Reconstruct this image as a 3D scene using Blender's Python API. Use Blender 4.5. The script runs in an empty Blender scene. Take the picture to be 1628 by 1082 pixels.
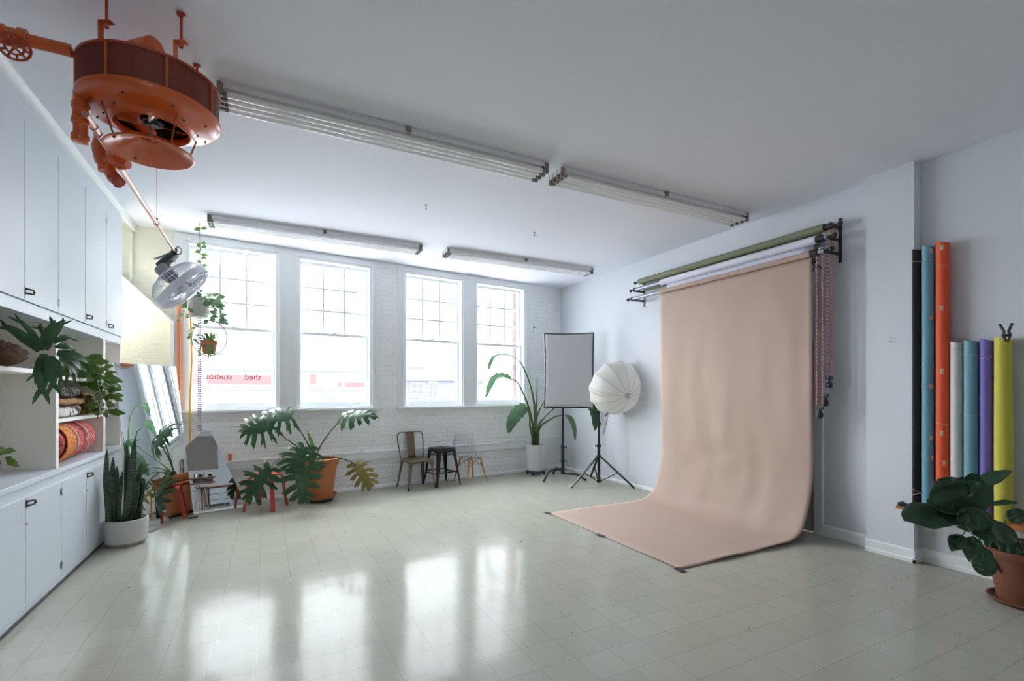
import bpy, bmesh, math, random
from mathutils import Vector, Matrix, noise
random.seed(7)
C = bpy.context.scene.collection
V = Vector
PI = math.pi
# ------------------------------------------------------------------ camera
F_PX, HZ, YAW, CAMH = 768.0, 622.0, math.radians(27.0), 1.5
cd = bpy.data.cameras.new('camera'); cam = bpy.data.objects.new('camera', cd); C.objects.link(cam)
cd.sensor_fit = 'HORIZONTAL'; cd.sensor_width = 36.0; cd.lens = F_PX / 1628 * 36
cd.shift_y = (HZ - 541) / 1628; cd.clip_start = 0.05; cd.clip_end = 300
cam.location = (0, 0, CAMH); cam.rotation_euler = (PI / 2, 0, -YAW)
bpy.context.scene.camera = cam
# ------------------------------------------------------------------ sky, exposure
sc = bpy.context.scene
sc.view_settings.view_transform = 'Standard'; sc.view_settings.look = 'None'
sc.view_settings.gamma = 1.0; sc.view_settings.use_curve_mapping = False
sc.view_settings.exposure = 0.0
w = bpy.data.worlds.new('overcast_sky'); sc.world = w; w.use_nodes = True
bg = w.node_tree.nodes['Background']; bg.inputs[0].default_value = (0.90, 0.945, 1.0, 1); bg.inputs[1].default_value = 27.0
try:
    sc.cycles.max_bounces = 12; sc.cycles.diffuse_bounces = 7; sc.cycles.glossy_bounces = 5
    sc.cycles.transparent_max_bounces = 16; sc.cycles.sample_clamp_direct = 3.0; sc.cycles.use_denoising = True
    sc.cycles.caustics_reflective = False; sc.cycles.caustics_refractive = False
except Exception: pass
TH = math.atan(0.11); WD = V((math.cos(TH), math.sin(TH), 0)); WN = V((-math.sin(TH), math.cos(TH), 0)); WP = V((0, 7.48, 0))
def W(t, z, off=0.0):                      # a point on the skewed window wall: t along it, off into the street
    return WP + WD * t + WN * off + V((0, 0, z))
ROOM_H = 3.525; XR = 5.18; XL = -1.75
WINS = [(-0.92, 0.16), (0.40, 1.47), (1.98, 3.05), (3.29, 4.36)]; WZ0, WZ1 = 1.255, 3.43
for i, (a, b) in enumerate(WINS):          # the windows themselves are where the daylight enters
    ld = bpy.data.lights.new('window_portal', 'AREA'); ld.shape = 'RECTANGLE'; ld.size = b - a; ld.size_y = WZ1 - WZ0
    ld.cycles.is_portal = True
    lo = bpy.data.objects.new('window_portal', ld); C.objects.link(lo)
    X = WD; Z = WN; Y = Z.cross(X)         # an area light shines along its -Z: into the room
    m = Matrix((X, Y, Z)).transposed().to_4x4(); m.translation = W((a + b) / 2, (WZ0 + WZ1) / 2, 0.30); lo.matrix_world = m
ld = bpy.data.lights.new('added_rear_portal', 'AREA'); ld.shape = 'RECTANGLE'; ld.size = 1.1; ld.size_y = 1.4; ld.cycles.is_portal = True   # portal of a window added behind the camera as fill light
lo = bpy.data.objects.new('added_rear_portal', ld); C.objects.link(lo); lo.location = (.05, -4.36, 2.05); lo.rotation_euler = (PI / 2, 0, PI)
# ------------------------------------------------------------------ helpers
def ray(u, v):
    xc = (u - 814) / F_PX; c, s = math.cos(YAW), math.sin(YAW)
    return V((xc * c + s, c - xc * s, (HZ - v) / F_PX))
def at(u, v, zc): return V((0, 0, CAMH)) + ray(u, v) * zc
def world_off(o):
    l = V((0, 0, 0))
    while o is not None: l += o.location; o = o.parent
    return l
class MB:
    def __init__(s): s.bm = bmesh.new(); s.mi = 0
    def _f(s, vs):
        try: f = s.bm.faces.new(vs); f.material_index = s.mi; return f
        except ValueError: return None
    def box(s, x0, x1, y0, y1, z0, z1):
        return s.obox(V(((x0 + x1) / 2, (y0 + y1) / 2, (z0 + z1) / 2)), V((1, 0, 0)), V((0, 1, 0)), V((0, 0, 1)), abs(x1 - x0) / 2, abs(y1 - y0) / 2, abs(z1 - z0) / 2)
    def obox(s, c, ax, ay, az, hx, hy, hz, bev=0.0):
        vs = []
        for k in (-1, 1):
            for (i, j) in ((-1, -1), (1, -1), (1, 1), (-1, 1)):
                vs.append(s.bm.verts.new(V(c) + ax * i * hx + ay * j * hy + az * k * hz))
        fl = (ax.cross(ay)).dot(az) < 0
        fs = []
        for q in ((3, 2, 1, 0), (4, 5, 6, 7), (0, 1, 5, 4), (1, 2, 6, 5), (2, 3, 7, 6), (3, 0, 4, 7)):
            q = q[::-1] if fl else q
            fs.append(s._f([vs[i] for i in q]))
        if bev > 0:
            es = list({e for f in fs for e in f.edges})
            bmesh.ops.bevel(s.bm, geom=es, offset=bev, segments=2, affect='EDGES', profile=0.5)
        return s
    def bar(s, p0, p1, w, h, up=V((0, 0, 1)), bev=0.0):
        p0, p1 = V(p0), V(p1); d = (p1 - p0); L = d.length; d.normalize()
        x = d.cross(up)
        if x.length < 1e-4: x = d.cross(V((1, 0, 0)))
        x.normalize(); y = x.cross(d)
        return s.obox((p0 + p1) / 2, d, x, y, L / 2, w / 2, h / 2, bev)
    def tube(s, pts, r, seg=8, caps=True, closed=False):
        pts = [V(p) for p in pts]; n = len(pts)
        rs = r if isinstance(r, (list, tuple)) else [r] * n
        rings = []; prev = None
        for i, p in enumerate(pts):
            if closed: t = pts[(i + 1) % n] - pts[i - 1]
            else: t = pts[min(i + 1, n - 1)] - pts[max(i - 1, 0)]
            if t.length < 1e-9: t = V((0, 0, 1))
            t.normalize()
            if prev is None:
                a = t.cross(V((0, 0, 1)))
                if a.length < 1e-3: a = t.cross(V((1, 0, 0)))
            else: a = prev - t * prev.dot(t)
            a.normalize(); prev = a; b = t.cross(a)
            rings.append([s.bm.verts.new(p + (a * math.cos(k * 2 * PI / seg) + b * math.sin(k * 2 * PI / seg)) * rs[i]) for k in range(seg)])
        m = n if closed else n - 1
        for i in range(m):
            A, B = rings[i], rings[(i + 1) % n]
            for k in range(seg): s._f((A[k], A[(k + 1) % seg], B[(k + 1) % seg], B[k]))
        if caps and not closed:
            s._f(rings[0][::-1]); s._f(rings[-1])
        return s
    def cyl(s, p0, p1, r0, r1=None, seg=16): return s.tube([p0, p1], [r0, r0 if r1 is None else r1], seg)
    def lathe(s, prof, c=(0, 0, 0), ax=V((0, 0, 1)), seg=32, closed=False):
        c = V(c); ax = V(ax).normalized(); a = ax.cross(V((0, 0, 1)))
        if a.length < 1e-3: a = V((1, 0, 0))
        a.normalize(); b = ax.cross(a); rings = []
        for (r, z) in prof:
            if r < 1e-6: rings.append([s.bm.verts.new(c + ax * z)])
            else: rings.append([s.bm.verts.new(c + ax * z + (a * math.cos(k * 2 * PI / seg) + b * math.sin(k * 2 * PI / seg)) * r) for k in range(seg)])
        L = len(rings)
        for i in range(L if closed else L - 1):
            A, B = rings[i], rings[(i + 1) % L]
            for k in range(seg):
                k2 = (k + 1) % seg
                if len(A) == 1 and len(B) == 1: continue
                if len(A) == 1: s._f((A[0], B[k2], B[k]))
                elif len(B) == 1: s._f((A[k], A[k2], B[0]))
                else: s._f((A[k], A[k2], B[k2], B[k]))
        return s
    def prism(s, poly, d):
        d = V(d); A = [s.bm.verts.new(V(p)) for p in poly]; B = [s.bm.verts.new(V(p) + d) for p in poly]; n = len(A)
        s._f(A[::-1]); s._f(B)
        for i in range(n): s._f((A[i], A[(i + 1) % n], B[(i + 1) % n], B[i]))
        return s
    def grid(s, f, nu, nv):
        g = [[s.bm.verts.new(V(f(i / nu, j / nv))) for j in range(nv + 1)] for i in range(nu + 1)]
        for i in range(nu):
            for j in range(nv): s._f((g[i][j], g[i + 1][j], g[i + 1][j + 1], g[i][j + 1]))
        return s
    def ball(s, c, r, seg=8, sz=1.0):
        n = max(3, seg // 2)
        return s.lathe([(r * math.sin(PI * i / n), -r * sz * math.cos(PI * i / n)) for i in range(n + 1)], c, seg=seg)
    def build(s, name, mat, parent=None, smooth=40, solid=0.0):
        me = bpy.data.meshes.new(name)
        bmesh.ops.recalc_face_normals(s.bm, faces=s.bm.faces[:]) if solid == 0 else None
        s.bm.to_mesh(me); s.bm.free()
        off = world_off(parent)
        if off.length > 0:
            me.transform(Matrix.Translation(-off))
        for m in (mat if isinstance(mat, (list, tuple)) else [mat]): me.materials.append(m)
        if smooth:
            me.shade_smooth(); me.set_sharp_from_angle(angle=math.radians(smooth))
        o = bpy.data.objects.new(name, me); C.objects.link(o)
        if parent: o.parent = parent
        if solid:
            sm = o.modifiers.new('thickness', 'SOLIDIFY'); sm.thickness = solid; sm.offset = 0
        return o
def tag(o, label=None, cat=None, group=None, kind=None):
    if label: o['label'] = label
    if cat: o['category'] = cat
    if group: o['group'] = group
    if kind: o['kind'] = kind
    return o
def thing(name, label, cat, loc=(0, 0, 0), rz=0.0, group=None):
    o = bpy.data.objects.new(name, None); C.objects.link(o); o.empty_display_size = 0.1
    o.location = loc; o.rotation_euler.z = rz
    return tag(o, label, cat, group)
def struct(o): o['kind'] = 'structure'; return o
def dup(root, loc, rz=0.0, label=None, group=None):
    def cp(o, par):
        c = o.copy(); C.objects.link(c); c.parent = par
        for ch in list(o.children): cp(ch, c)
        return c
    r = cp(root, None); r.location = loc; r.rotation_euler.z = rz
    if label: r['label'] = label
    if group: r['group'] = group
    return r
def arc(c, r, a0, a1, n, ax, ay): return [V(c) + ax * (r * math.cos(a0 + (a1 - a0) * i / n)) + ay * (r * math.sin(a0 + (a1 - a0) * i / n)) for i in range(n + 1)]
def bez(p0, p1, p2, n=10): return [V(p0) * (1 - t) ** 2 + V(p1) * 2 * t * (1 - t) + V(p2) * t * t for t in [i / n for i in range(n + 1)]]
# ------------------------------------------------------------------ materials
def lin(c): return tuple((x / 12.92 if x <= 0.04045 else ((x + 0.055) / 1.055) ** 2.4) for x in [v / 255 for v in c])
def mat(name, rgb, rough=0.5, metal=0.0, spec=0.5, var=0.0, vscale=8.0, bump=0.0, bscale=40.0, emit=None, alpha=None, trans=0.0, coat=0.0):
    m = bpy.data.materials.new(name); m.use_nodes = True; nt = m.node_tree; b = nt.nodes['Principled BSDF']
    col = lin(rgb) + (1,)
    b.inputs['Base Color'].default_value = col; b.inputs['Roughness'].default_value = rough
    b.inputs['Metallic'].default_value = metal; b.inputs['Specular IOR Level'].default_value = spec
    if coat: b.inputs['Coat Weight'].default_value = coat; b.inputs['Coat Roughness'].default_value = 0.1
    if trans: b.inputs['Transmission Weight'].default_value = trans
    tc = nt.nodes.new('ShaderNodeTexCoord')
    if var:
        n = nt.nodes.new('ShaderNodeTexNoise'); n.inputs['Scale'].default_value = vscale; n.inputs['Detail'].default_value = 4
        nt.links.new(tc.outputs['Object'], n.inputs['Vector'])
        r = nt.nodes.new('ShaderNodeMix'); r.data_type = 'RGBA'
        r.inputs[6].default_value = tuple(c * (1 - var) for c in col[:3]) + (1,); r.inputs[7].default_value = tuple(min(1, c * (1 + var)) for c in col[:3]) + (1,)
        nt.links.new(n.outputs['Fac'], r.inputs[0]); nt.links.new(r.outputs[2], b.inputs['Base Color'])
    if bump:
        n = nt.nodes.new('ShaderNodeTexNoise'); n.inputs['Scale'].default_value = bscale; n.inputs['Detail'].default_value = 3
        nt.links.new(tc.outputs['Object'], n.inputs['Vector'])
        bp = nt.nodes.new('ShaderNodeBump'); bp.inputs['Strength'].default_value = bump; bp.inputs['Distance'].default_value = 0.01
        nt.links.new(n.outputs['Fac'], bp.inputs['Height']); nt.links.new(bp.outputs[0], b.inputs['Normal'])
    return m
M = {}
M['wall'] = mat('white_plaster', (216, 219, 225), 0.6, var=0.02, vscale=1.5, bump=0.15, bscale=6)
M['ceil'] = mat('ceiling_paint', (230, 232, 240), 0.75, var=0.015, vscale=2, bump=0.08, bscale=5)
M['rear'] = mat('rear_grey_paint', (122, 124, 130), 0.7)
M['trim'] = mat('white_gloss_paint', (238, 241, 242), 0.35, bump=0.03, bscale=12)
M['cab'] = mat('cabinet_paint', (201, 208, 215), 0.4, var=0.015, vscale=3, bump=0.05, bscale=10)
M['shelfpaint'] = mat('warm_white_shelf_paint', (232, 228, 222), 0.45, var=0.015, vscale=3)
M['dark'] = mat('dark_grey', (60, 60, 62), 0.5)
M['black'] = mat('black_metal', (16, 16, 20), 0.4)
M['blackpl'] = mat('black_plastic', (18, 18, 21), 0.5)
M['orange'] = mat('orange_enamel', (206, 92, 38), 0.28, var=0.06, vscale=6, coat=0.3)
M['orange_dk'] = mat('rust_orange_fins', (150, 52, 22), 0.5)
M['pink'] = mat('pinkish_steel_tube', (205, 160, 150), 0.3, metal=0.45)
M['steel'] = mat('galvanised_steel', (190, 192, 198), 0.3, metal=0.8)
M['wire'] = mat('chrome_wire', (222, 222, 232), 0.3, metal=0.1)
M['housing'] = mat('fixture_white', (238, 238, 238), 0.3)
M['tubeglass'] = mat('unlit_tube_glass', (250, 250, 252), 0.12)
M['socket'] = mat('grey_socket', (120, 112, 106), 0.5)
M['paper_beige'] = mat('beige_paper', (181, 158, 145), 0.75, spec=0.25, var=0.025, vscale=3, bump=0.06, bscale=3)
M['paper_white'] = mat('white_paper', (222, 222, 234), 0.7, spec=0.3)
M['paper_olive'] = mat('olive_paper', (126, 130, 106), 0.7, spec=0.3)
M['corkgrey'] = mat('aluminium_core', (150, 155, 172), 0.3, metal=0.7)
M['terra'] = mat('terracotta', (178, 108, 66), 0.75, var=0.14, vscale=7, bump=0.1, bscale=30)
M['terra_dk'] = mat('dark_terracotta', (106, 58, 38), 0.6, var=0.3, vscale=8, bump=0.1, bscale=30)
M['soil'] = mat('potting_soil', (48, 36, 28), 0.95, var=0.4, vscale=60, bump=0.6, bscale=80)
M['concrete'] = mat('white_concrete', (205, 203, 200), 0.85, var=0.08, vscale=10, bump=0.2, bscale=40)
M['greyconc'] = mat('grey_concrete', (186, 182, 178), 0.9, var=0.15, vscale=20, bump=0.3, bscale=50)
M['whitepot'] = mat('white_glazed_pot', (218, 220, 222), 0.35)
def leafmat(name, a, b, rough=0.33, scale=9):
    m = mat(name, a, rough + .12, spec=0.35, var=0.0); nt = m.node_tree; bs = nt.nodes['Principled BSDF']
    tc = nt.nodes.new('ShaderNodeTexCoord'); n = nt.nodes.new('ShaderNodeTexNoise'); n.inputs['Scale'].default_value = scale; n.inputs['Detail'].default_value = 3
    r = nt.nodes.new('ShaderNodeMix'); r.data_type = 'RGBA'; r.inputs[6].default_value = lin(a) + (1,); r.inputs[7].default_value = lin(b) + (1,)
    nt.links.new(tc.outputs['Object'], n.inputs['Vector']); nt.links.new(n.outputs['Fac'], r.inputs[0]); nt.links.new(r.outputs[2], bs.inputs['Base Color'])
    t = nt.nodes.new('ShaderNodeBsdfTranslucent'); nt.links.new(r.outputs[2], t.inputs[0])
    mx = nt.nodes.new('ShaderNodeMixShader'); mx.inputs[0].default_value = 0.22
    out = nt.nodes['Material Output']; nt.links.new(bs.outputs[0], mx.inputs[1]); nt.links.new(t.outputs[0], mx.inputs[2]); nt.links.new(mx.outputs[0], out.inputs[0])
    return m
M['leaf'] = leafmat('philodendron_green', (36, 64, 40), (60, 96, 58), 0.22)
M['leaf_yel'] = leafmat('yellowing_green', (58, 84, 42), (170, 140, 60), scale=6)
M['leaf_bop'] = leafmat('paradise_green', (52, 84, 62), (96, 128, 96))
M['leaf_lt'] = leafmat('light_green', (90, 124, 74), (130, 160, 100))
M['leaf_fig'] = leafmat('fig_green', (38, 62, 46), (66, 92, 70), 0.10)
M['leaf_fern'] = leafmat('fern_green', (34, 62, 40), (70, 100, 66), 0.4)
M['leaf_pothos'] = leafmat('pothos_green', (46, 78, 40), (110, 136, 62), 0.35, 22)
M['leaf_hoya'] = leafmat('hoya_green', (84, 116, 82), (132, 158, 122), 0.4, 25)
M['stem'] = mat('green_stem', (70, 88, 52), 0.5)
M['fibre'] = mat('brown_fibre', (74, 50, 34), 0.95, spec=0.1, var=0.5, vscale=40, bump=0.8, bscale=60)
M['bark'] = mat('brown_bark', (84, 58, 40), 0.8, var=0.3, vscale=30, bump=0.4, bscale=50)
def snake_mat():
    m = mat('snake_leaf', (40, 62, 44), 0.4); nt = m.node_tree; b = nt.nodes['Principled BSDF']
    tc = nt.nodes.new('ShaderNodeTexCoord'); wv = nt.nodes.new('ShaderNodeTexWave'); wv.bands_direction = 'Z'; wv.inputs['Scale'].default_value = 14; wv.inputs['Distortion'].default_value = 7; wv.inputs['Detail'].default_value = 3
    r = nt.nodes.new('ShaderNodeMix'); r.data_type = 'RGBA'; r.inputs[6].default_value = lin((24, 44, 32)) + (1,); r.inputs[7].default_value = lin((74, 100, 72)) + (1,)
    cr = nt.nodes.new('ShaderNodeMath'); cr.operation = 'POWER'; cr.inputs[1].default_value = 2.2
    nt.links.new(tc.outputs['Object'], wv.inputs['Vector']); nt.links.new(wv.outputs['Fac'], cr.inputs[0]); nt.links.new(cr.outputs[0], r.inputs[0]); nt.links.new(r.outputs[2], b.inputs['Base Color'])
    return m
M['snake'] = snake_mat()
M['redstool'] = mat('red_orange_lacquer', (186, 70, 50), 0.4)
M['bronze'] = mat('worn_bronze_steel', (116, 104, 86), 0.32, metal=0.75, var=0.2, vscale=10)
M['woodleg'] = mat('honey_beech', (196, 142, 82), 0.5, var=0.12, vscale=30)
M['shelfwood'] = mat('orange_pine', (176, 108, 54), 0.45, var=0.15, vscale=20)
M['panelcloth'] = mat('grey_diffusion_cloth', (198, 198, 202), 0.8, spec=0.2, var=0.04, vscale=5, bump=0.25, bscale=5)
M['door'] = mat('grey_door_paint', (176, 172, 172), 0.45)
M['mirror'] = mat('mirror_silver', (238, 242, 242), 0.0, metal=1.0)
M['tape'] = mat('dark_gaffer_tape', (44, 42, 52), 0.7)
M['ptape'] = mat('masking_tape', (206, 176, 150), 0.7)
M['band'] = mat('rubber_band', (196, 176, 140), 0.6)
for k, c_ in dict(r_black=(20, 19, 24), r_blue=(104, 150, 170), r_orange=(216, 84, 50), r_white=(205, 204, 202), r_teal=(108, 152, 164), r_purple=(112, 98, 170), r_yellow=(192, 184, 72)).items():
    M[k] = mat('paper_' + k[2:], c_, 0.6, spec=0.3, var=0.03)
def emptyglass(name, tint, refl):
    m = bpy.data.materials.new(name); m.use_nodes = True; nt = m.node_tree; nt.nodes.remove(nt.nodes['Principled BSDF'])
    t = nt.nodes.new('ShaderNodeBsdfTransparent'); t.inputs[0].default_value = tint
    g = nt.nodes.new('ShaderNodeBsdfGlossy'); g.inputs['Roughness'].default_value = 0.02
    lw = nt.nodes.new('ShaderNodeLayerWeight'); lw.inputs[0].default_value = 0.5; pw = nt.nodes.new('ShaderNodeMath'); pw.operation = 'POWER'; pw.inputs[1].default_value = 3.0; nt.links.new(lw.outputs['Facing'], pw.inputs[0])
    fr = nt.nodes.new('ShaderNodeMath'); fr.operation = 'MULTIPLY_ADD'; fr.inputs[1].default_value = refl; fr.inputs[2].default_value = 0.03; nt.links.new(pw.outputs[0], fr.inputs[0])
    mx = nt.nodes.new('ShaderNodeMixShader'); nt.links.new(fr.outputs[0], mx.inputs[0]); nt.links.new(t.outputs[0], mx.inputs[1]); nt.links.new(g.outputs[0], mx.inputs[2])
    nt.links.new(mx.outputs[0], nt.nodes['Material Output'].inputs[0]); return m
M['pane'] = emptyglass('window_glass', (0.97, 0.98, 0.98, 1), 0.4)
M['clear'] = emptyglass('clear_polycarbonate', (0.955, 0.96, 0.975, 1), 1.0)
def translucent(name, rgb, f=0.5):
    m = mat(name, rgb, 0.6); nt = m.node_tree; bs = nt.nodes['Principled BSDF']
    t = nt.nodes.new('ShaderNodeBsdfTranslucent'); t.inputs[0].default_value = lin(rgb) + (1,)
    mx = nt.nodes.new('ShaderNodeMixShader'); mx.inputs[0].default_value = f
    nt.links.new(bs.outputs[0], mx.inputs[1]); nt.links.new(t.outputs[0], mx.inputs[2]); nt.links.new(mx.outputs[0], nt.nodes['Material Output'].inputs[0]); return m
M['umb'] = translucent('white_umbrella_nylon', (240, 238, 234), 0.5)
def brickmat(name, rgb, sc_=1.0, strength=0.75, rough=0.5, vary=0.03):
    m = mat(name, rgb, rough); nt = m.node_tree; b = nt.nodes['Principled BSDF']; tc = nt.nodes.new('ShaderNodeTexCoord')
    mp = nt.nodes.new('ShaderNodeMapping'); mp.inputs['Rotation'].default_value = (PI / 2, 0, TH)   # wall plane (x, z) to texture (x, y)
    # x along wall, y = height
    sx = nt.nodes.new('ShaderNodeSeparateXYZ'); cx = nt.nodes.new('ShaderNodeCombineXYZ')
    nt.links.new(tc.outputs['Object'], sx.inputs[0]); nt.links.new(sx.outputs[0], cx.inputs[0]); nt.links.new(sx.outputs[2], cx.inputs[1])
    nz = nt.nodes.new('ShaderNodeTexNoise'); nz.inputs['Scale'].default_value = 6; nz.inputs['Detail'].default_value = 4
    ad = nt.nodes.new('ShaderNodeMixRGB'); ad.blend_type = 'LINEAR_LIGHT'; ad.inputs[0].default_value = 0.03
    nt.links.new(cx.outputs[0], nz.inputs['Vector']); nt.links.new(cx.outputs[0], ad.inputs[1]); nt.links.new(nz.outputs['Color'], ad.inputs[2])
    br = nt.nodes.new('ShaderNodeTexBrick'); br.inputs['Scale'].default_value = 1.0; br.inputs['Brick Width'].default_value = 0.21 * sc_; br.inputs['Row Height'].default_value = 0.073 * sc_
    br.inputs['Mortar Size'].default_value = 0.008; br.inputs['Mortar Smooth'].default_value = 1.0
    br.inputs['Color1'].default_value = (1, 1, 1, 1); br.inputs['Color2'].default_value = (0.7, 0.7, 0.7, 1); br.inputs['Mortar'].default_value = (0, 0, 0, 1)
    nt.links.new(ad.outputs[0], br.inputs['Vector'])
    n2 = nt.nodes.new('ShaderNodeTexNoise'); n2.inputs['Scale'].default_value = 25; n2.inputs['Detail'].default_value = 5; nt.links.new(cx.outputs[0], n2.inputs['Vector'])
    mx = nt.nodes.new('ShaderNodeMixRGB'); mx.inputs[0].default_value = 0.35; nt.links.new(br.outputs['Color'], mx.inputs[1]); nt.links.new(n2.outputs['Fac'], mx.inputs[2])
    bp = nt.nodes.new('ShaderNodeBump'); bp.inputs['Strength'].default_value = strength; bp.inputs['Distance'].default_value = 0.012
    nt.links.new(mx.outputs[0], bp.inputs['Height']); nt.links.new(bp.outputs[0], b.inputs['Normal'])
    return m
M['brick'] = brickmat('white_painted_brick', (246, 247, 247))
M['cream'] = brickmat('cream_painted_brick', (238, 236, 220), strength=0.25)
def floormat():
    m = mat('painted_floor_tile', (168, 168, 156), 0.2, spec=0.11); nt = m.node_tree; b = nt.nodes['Principled BSDF']; L = nt.links.new
    tc = nt.nodes.new('ShaderNodeTexCoord')
    br = nt.nodes.new('ShaderNodeTexBrick'); br.offset = 0.0; br.inputs['Scale'].default_value = 1.0
    br.inputs['Brick Width'].default_value = 0.2286; br.inputs['Row Height'].default_value = 0.2286; br.inputs['Mortar Size'].default_value = 0.0011; br.inputs['Mortar Smooth'].default_value = 0.4
    c1 = lin((172, 171, 158)); c2 = lin((168, 167, 154))
    br.inputs['Color1'].default_value = c1 + (1,); br.inputs['Color2'].default_value = c2 + (1,); br.inputs['Mortar'].default_value = lin((112, 111, 100)) + (1,)
    mp = nt.nodes.new('ShaderNodeMapping'); mp.inputs['Location'].default_value = (0.05, 0.03, 0); L(tc.outputs['Object'], mp.inputs[0])
    nd = nt.nodes.new('ShaderNodeTexNoise'); nd.inputs['Scale'].default_value = 3.0; L(mp.outputs[0], nd.inputs['Vector'])
    ad = nt.nodes.new('ShaderNodeMixRGB'); ad.blend_type = 'LINEAR_LIGHT'; ad.inputs[0].default_value = 0.006; L(mp.outputs[0], ad.inputs[1]); L(nd.outputs['Color'], ad.inputs[2]); L(ad.outputs[0], br.inputs['Vector'])
    # chips and scuffs of worn paint
    n = nt.nodes.new('ShaderNodeTexNoise'); n.inputs['Scale'].default_value = 9; n.inputs['Detail'].default_value = 5; n.inputs['Roughness'].default_value = 0.6; L(tc.outputs['Object'], n.inputs['Vector'])
    cr = nt.nodes.new('ShaderNodeValToRGB'); cr.color_ramp.elements[0].position = 0.70; cr.color_ramp.elements[1].position = 0.715; L(n.outputs['Fac'], cr.inputs[0])
    mx = nt.nodes.new('ShaderNodeMixRGB'); L(cr.outputs[0], mx.inputs[0]); L(br.outputs['Color'], mx.inputs[1]); mx.inputs[2].default_value = lin((88, 74, 64)) + (1,)
    L(mx.outputs[0], b.inputs['Base Color']); b.inputs['Specular IOR Level'].default_value = 0.0
    n3 = nt.nodes.new('ShaderNodeTexNoise'); n3.inputs['Scale'].default_value = 1.7; n3.inputs['Detail'].default_value = 6; L(tc.outputs['Object'], n3.inputs['Vector'])
    mr = nt.nodes.new('ShaderNodeMapRange'); mr.inputs['To Min'].default_value = 0.06; mr.inputs['To Max'].default_value = 0.20; L(n3.outputs['Fac'], mr.inputs[0]); b.inputs['Roughness'].default_value = 0.8
    gl = nt.nodes.new('ShaderNodeBsdfGlossy'); L(mr.outputs[0], gl.inputs['Roughness'])
    lw = nt.nodes.new('ShaderNodeLayerWeight'); lw.inputs[0].default_value = 0.5
    pw = nt.nodes.new('ShaderNodeMath'); pw.operation = 'POWER'; pw.inputs[1].default_value = 4.0; L(lw.outputs['Facing'], pw.inputs[0])
    fa_ = nt.nodes.new('ShaderNodeMath'); fa_.operation = 'MULTIPLY_ADD'; fa_.inputs[1].default_value = 0.45; fa_.inputs[2].default_value = 0.05; L(pw.outputs[0], fa_.inputs[0])
    ms = nt.nodes.new('ShaderNodeMixShader'); L(fa_.outputs[0], ms.inputs[0]); L(b.outputs[0], ms.inputs[1]); L(gl.outputs[0], ms.inputs[2]); L(ms.outputs[0], nt.nodes['Material Output'].inputs[0])
    # each tile lies a little out of level
    cs = nt.nodes.new('ShaderNodeTexNoise'); cs.inputs['Scale'].default_value = 2.2; cs.inputs['Detail'].default_value = 2; L(tc.outputs['Object'], cs.inputs['Vector'])
    mm = nt.nodes.new('ShaderNodeMath'); mm.operation = 'MULTIPLY_ADD'; mm.inputs[1].default_value = -0.03; L(br.outputs['Fac'], mm.inputs[0]); L(cs.outputs['Fac'], mm.inputs[2])
    bp = nt.nodes.new('ShaderNodeBump'); bp.inputs['Strength'].default_value = 0.25; bp.inputs['Distance'].default_value = 0.012; L(mm.outputs[0], bp.inputs['Height']); L(bp.outputs[0], b.inputs['Normal']); L(bp.outputs[0], gl.inputs['Normal'])
    return m
M['floor'] = floormat()
def striped(name, a, b_, scale=60, d='Z'):
    m = mat(name, a, 0.6); nt = m.node_tree; b = nt.nodes['Principled BSDF']; tc = nt.nodes.new('ShaderNodeTexCoord'); wv = nt.nodes.new('ShaderNodeTexWave'); wv.bands_direction = d; wv.inputs['Scale'].default_value = scale
    r = nt.nodes.new('ShaderNodeMix'); r.data_type = 'RGBA'; r.inputs[6].default_value = lin(a) + (1,); r.inputs[7].default_value = lin(b_) + (1,)
    nt.links.new(tc.outputs['Object'], wv.inputs['Vector']); nt.links.new(wv.outputs['Fac'], r.inputs[0]); nt.links.new(r.outputs[2], b.inputs['Base Color']); return m
M['fins'] = striped('fin_coil', (124, 44, 18), (56, 18, 8), 90, 'X')
def patterned(name, cols, scale=25, rough=0.9):
    m = mat(name, cols[0], rough, spec=0.2); nt = m.node_tree; b = nt.nodes['Principled BSDF']; tc = nt.nodes.new('ShaderNodeTexCoord'); vo = nt.nodes.new('ShaderNodeTexVoronoi'); vo.inputs['Scale'].default_value = scale
    cr = nt.nodes.new('ShaderNodeValToRGB'); cr.color_ramp.interpolation = 'CONSTANT'
    while len(cr.color_ramp.elements) < len(cols): cr.color_ramp.elements.new(0.5)
    for i, c_ in enumerate(cols): cr.color_ramp.elements[i].position = i / len(cols); cr.color_ramp.elements[i].color = lin(c_) + (1,)
    sp = nt.nodes.new('ShaderNodeSeparateColor'); nt.links.new(tc.outputs['Object'], vo.inputs['Vector']); nt.links.new(vo.outputs['Color'], sp.inputs[0]); nt.links.new(sp.outputs[0], cr.inputs[0]); nt.links.new(cr.outputs[0], b.inputs['Base Color']); return m
# ================================================================== the room
YB = -4.2
cornerR = W((XR) / math.cos(TH), 0); cornerL = W(XL / math.cos(TH), 0)
b = MB(); b.prism([(XL - .2, YB - .2, 0), (XR + .2, YB - .2, 0), (XR + .2, cornerR.y + .3, 0), (XL - .2, cornerL.y + .3, 0)], (0, 0, -0.2)); struct(b.build('floor', M['floor'], smooth=0))
b = MB(); b.prism([(XL - .2, YB - .2, ROOM_H), (XR + .2, YB - .2, ROOM_H), (XR + .2, cornerR.y + .3, ROOM_H), (XL - .2, cornerL.y + .3, ROOM_H)], (0, 0, 0.2)); struct(b.build('ceiling', M['ceil'], smooth=0))
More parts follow.
